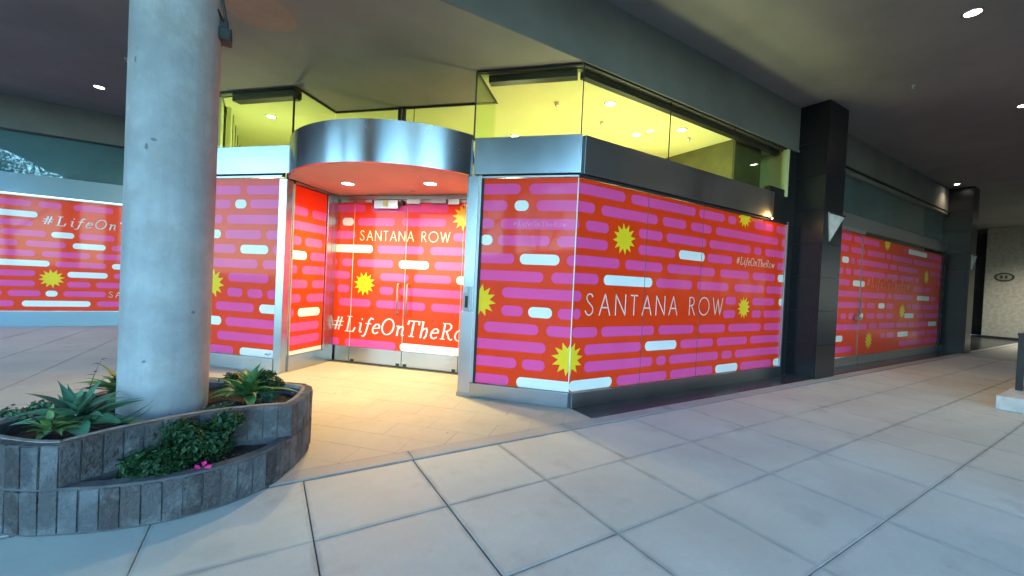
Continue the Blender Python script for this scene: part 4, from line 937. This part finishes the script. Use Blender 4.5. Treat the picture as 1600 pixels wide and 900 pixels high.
for _ in range(260):
    if _ < 200: x_, y_, z_ = r9.uniform(-1.3, .25), r9.uniform(3.5, 4.2), .45 + r9.uniform(0, .02)
    else: x_, y_, z_ = r9.uniform(-.75, .1), 0, .235; y_ = 3.2 + .2 * max(0, x_ + .3) + r9.uniform(0, .08)
    if math.hypot(x_ - KX, y_ - KY) < KR: continue
    a = r9.uniform(0, 6.28); s_ = r9.uniform(.008, .022); lt.add([(x_, y_, z_), (x_ + s_ * math.cos(a), y_ + s_ * math.sin(a), z_ + .006), (x_ + 2 * s_ * math.cos(a + .3), y_ + 2 * s_ * math.sin(a + .3), z_ + .002), (x_ + s_ * math.cos(a + .9), y_ + s_ * math.sin(a + .9), z_ + .008)], [(0, 1, 2, 3)])
lo_ = lt.obj('leaf_litter', M['litter'], pl_); lo_['kind'] = 'stuff'
tw = thing('dry_twig', 'thin twig with a few dark leaves rising above the left side of the planter', 'plant')
tp = [(-1.04, 4.02, .46), (-1.06, 4.03, .60), (-1.03, 4.03, .72), (-1.0, 4.02, .80)]
MB().tube(tp, [.004, .003, .002, .001], 5).obj('stem', M['stem'], tw)
for (px, py, pz, az) in ((-1.06, 4.03, .60, 3.4), (-1.05, 4.03, .62, 2.7), (-1.04, 4.03, .69, 3.2), (-1.03, 4.03, .71, 2.2), (-1.01, 4.02, .77, 3.0), (-1.0, 4.02, .80, .8)):
    o = bpy.data.objects.new('leaf', leaf_mesh('leaf', M['bush'], L=.05, W=.009, lift=.2, droop=.9, curl=0)); COL.objects.link(o); o.parent = tw
    o.matrix_world = Matrix.Translation((px, py, pz)) @ Matrix.Rotation(az, 4, 'Z')
for (x_, y_, lb) in ((-6.7, 3.9, 'unseen column added at the left edge of the canopy for dark stripes in the steel'), (-6.7, -1.1, 'unseen column added at the open corner of the canopy for dark stripes in the steel'), (5.2, -1.6, 'unseen column added behind the camera for dark stripes in the steel')):  # unseen columns added to put dark stripes into the steel reflections
    c_ = thing('concrete_column', lb, 'column'); MB().lathe([(.2625, 0), (.2625, 5.058)], x_, y_, 40).obj('shaft', M['column'], c_, smooth=True)
# ================================================================== ACROSS THE STREET (seen in the reflections)
def block(x0, x1, y0, y1, h, label, mat='facade', fy=None):
    t = thing('street_building', label, 'building', None); MB().box(x0, x1, y0, y1, 0, h).obj('wall', M[mat], t)
    mb = MB(); z = 1.2
    while z < h - 2:
        x = x0 + 1
        while x < x1 - 2:
            mb.box(x, x + 1.4, y1 + .001, y1 + .03, z, z + 1.6); x += 2.6
        z += 3.2
    mb.obj('windows', M['window'], t); return t
block(7, 60, -24, -10, 14, 'unseen dark building added across the street to keep the right side dark', 'facade_dark')  # unseen block added to darken the right side and its reflections
block(-60, -26, -40, -25, 6, 'low pale building further along the opposite side of the street', 'facade')
def tree(x, y, h, seed, label):
    r = random.Random(seed); t = thing('street_tree', label, 'tree', None)
    MB().tube([(x, y, -.03), (x + .1, y, h * .25), (x - .05, y + .1, h * .45), (x, y, h * .7)], [.2, .15, .11, .05], 10).obj('trunk', M['bark'], t, smooth=True)
    mb = MB()
    for k in range(7):
        a = k * 2.4; mb.tube([(x, y, h * (.35 + .04 * k)), (x + math.cos(a) * h * .14, y + math.sin(a) * h * .14, h * (.5 + .04 * k)), (x + math.cos(a) * h * .25, y + math.sin(a) * h * .25, h * (.6 + .04 * k))], [.06, .04, .015], 6)
    mb.obj('limbs', M['bark'], t)
    mb = MB()
    cl = [(x + r.uniform(-.28, .28) * h, y + r.uniform(-.28, .28) * h, h * r.uniform(.5, .98), h * r.uniform(.07, .14)) for _ in range(26)]
    for _ in range(5200):
        c0 = cl[r.randrange(26)]; d = Vector((r.gauss(0, .5), r.gauss(0, .5), r.gauss(0, .4))); c = Vector(c0[:3]) + d * c0[3]; s = .14 * r.uniform(.6, 1.3)
        a = Vector((r.uniform(-1, 1), r.uniform(-1, 1), r.uniform(-1, 1))).normalized(); b = a.orthogonal().normalized()
        mb.add([c, c + a * s * .5 + b * s * .3, c + a * s, c + a * s * .5 - b * s * .3], [(0, 1, 2, 3)])
    f = mb.obj('crown', M['tree_leaf'], t); f['kind'] = 'stuff'
tree(-10.2, -1.2, 7.5, 1, 'street tree left of the canopy edge, seen in the far glass'); tree(-16, -9, 8.5, 2, 'second street tree standing further away on the left'); tree(-3.5, -11, 8, 3, 'street tree behind the photographer')
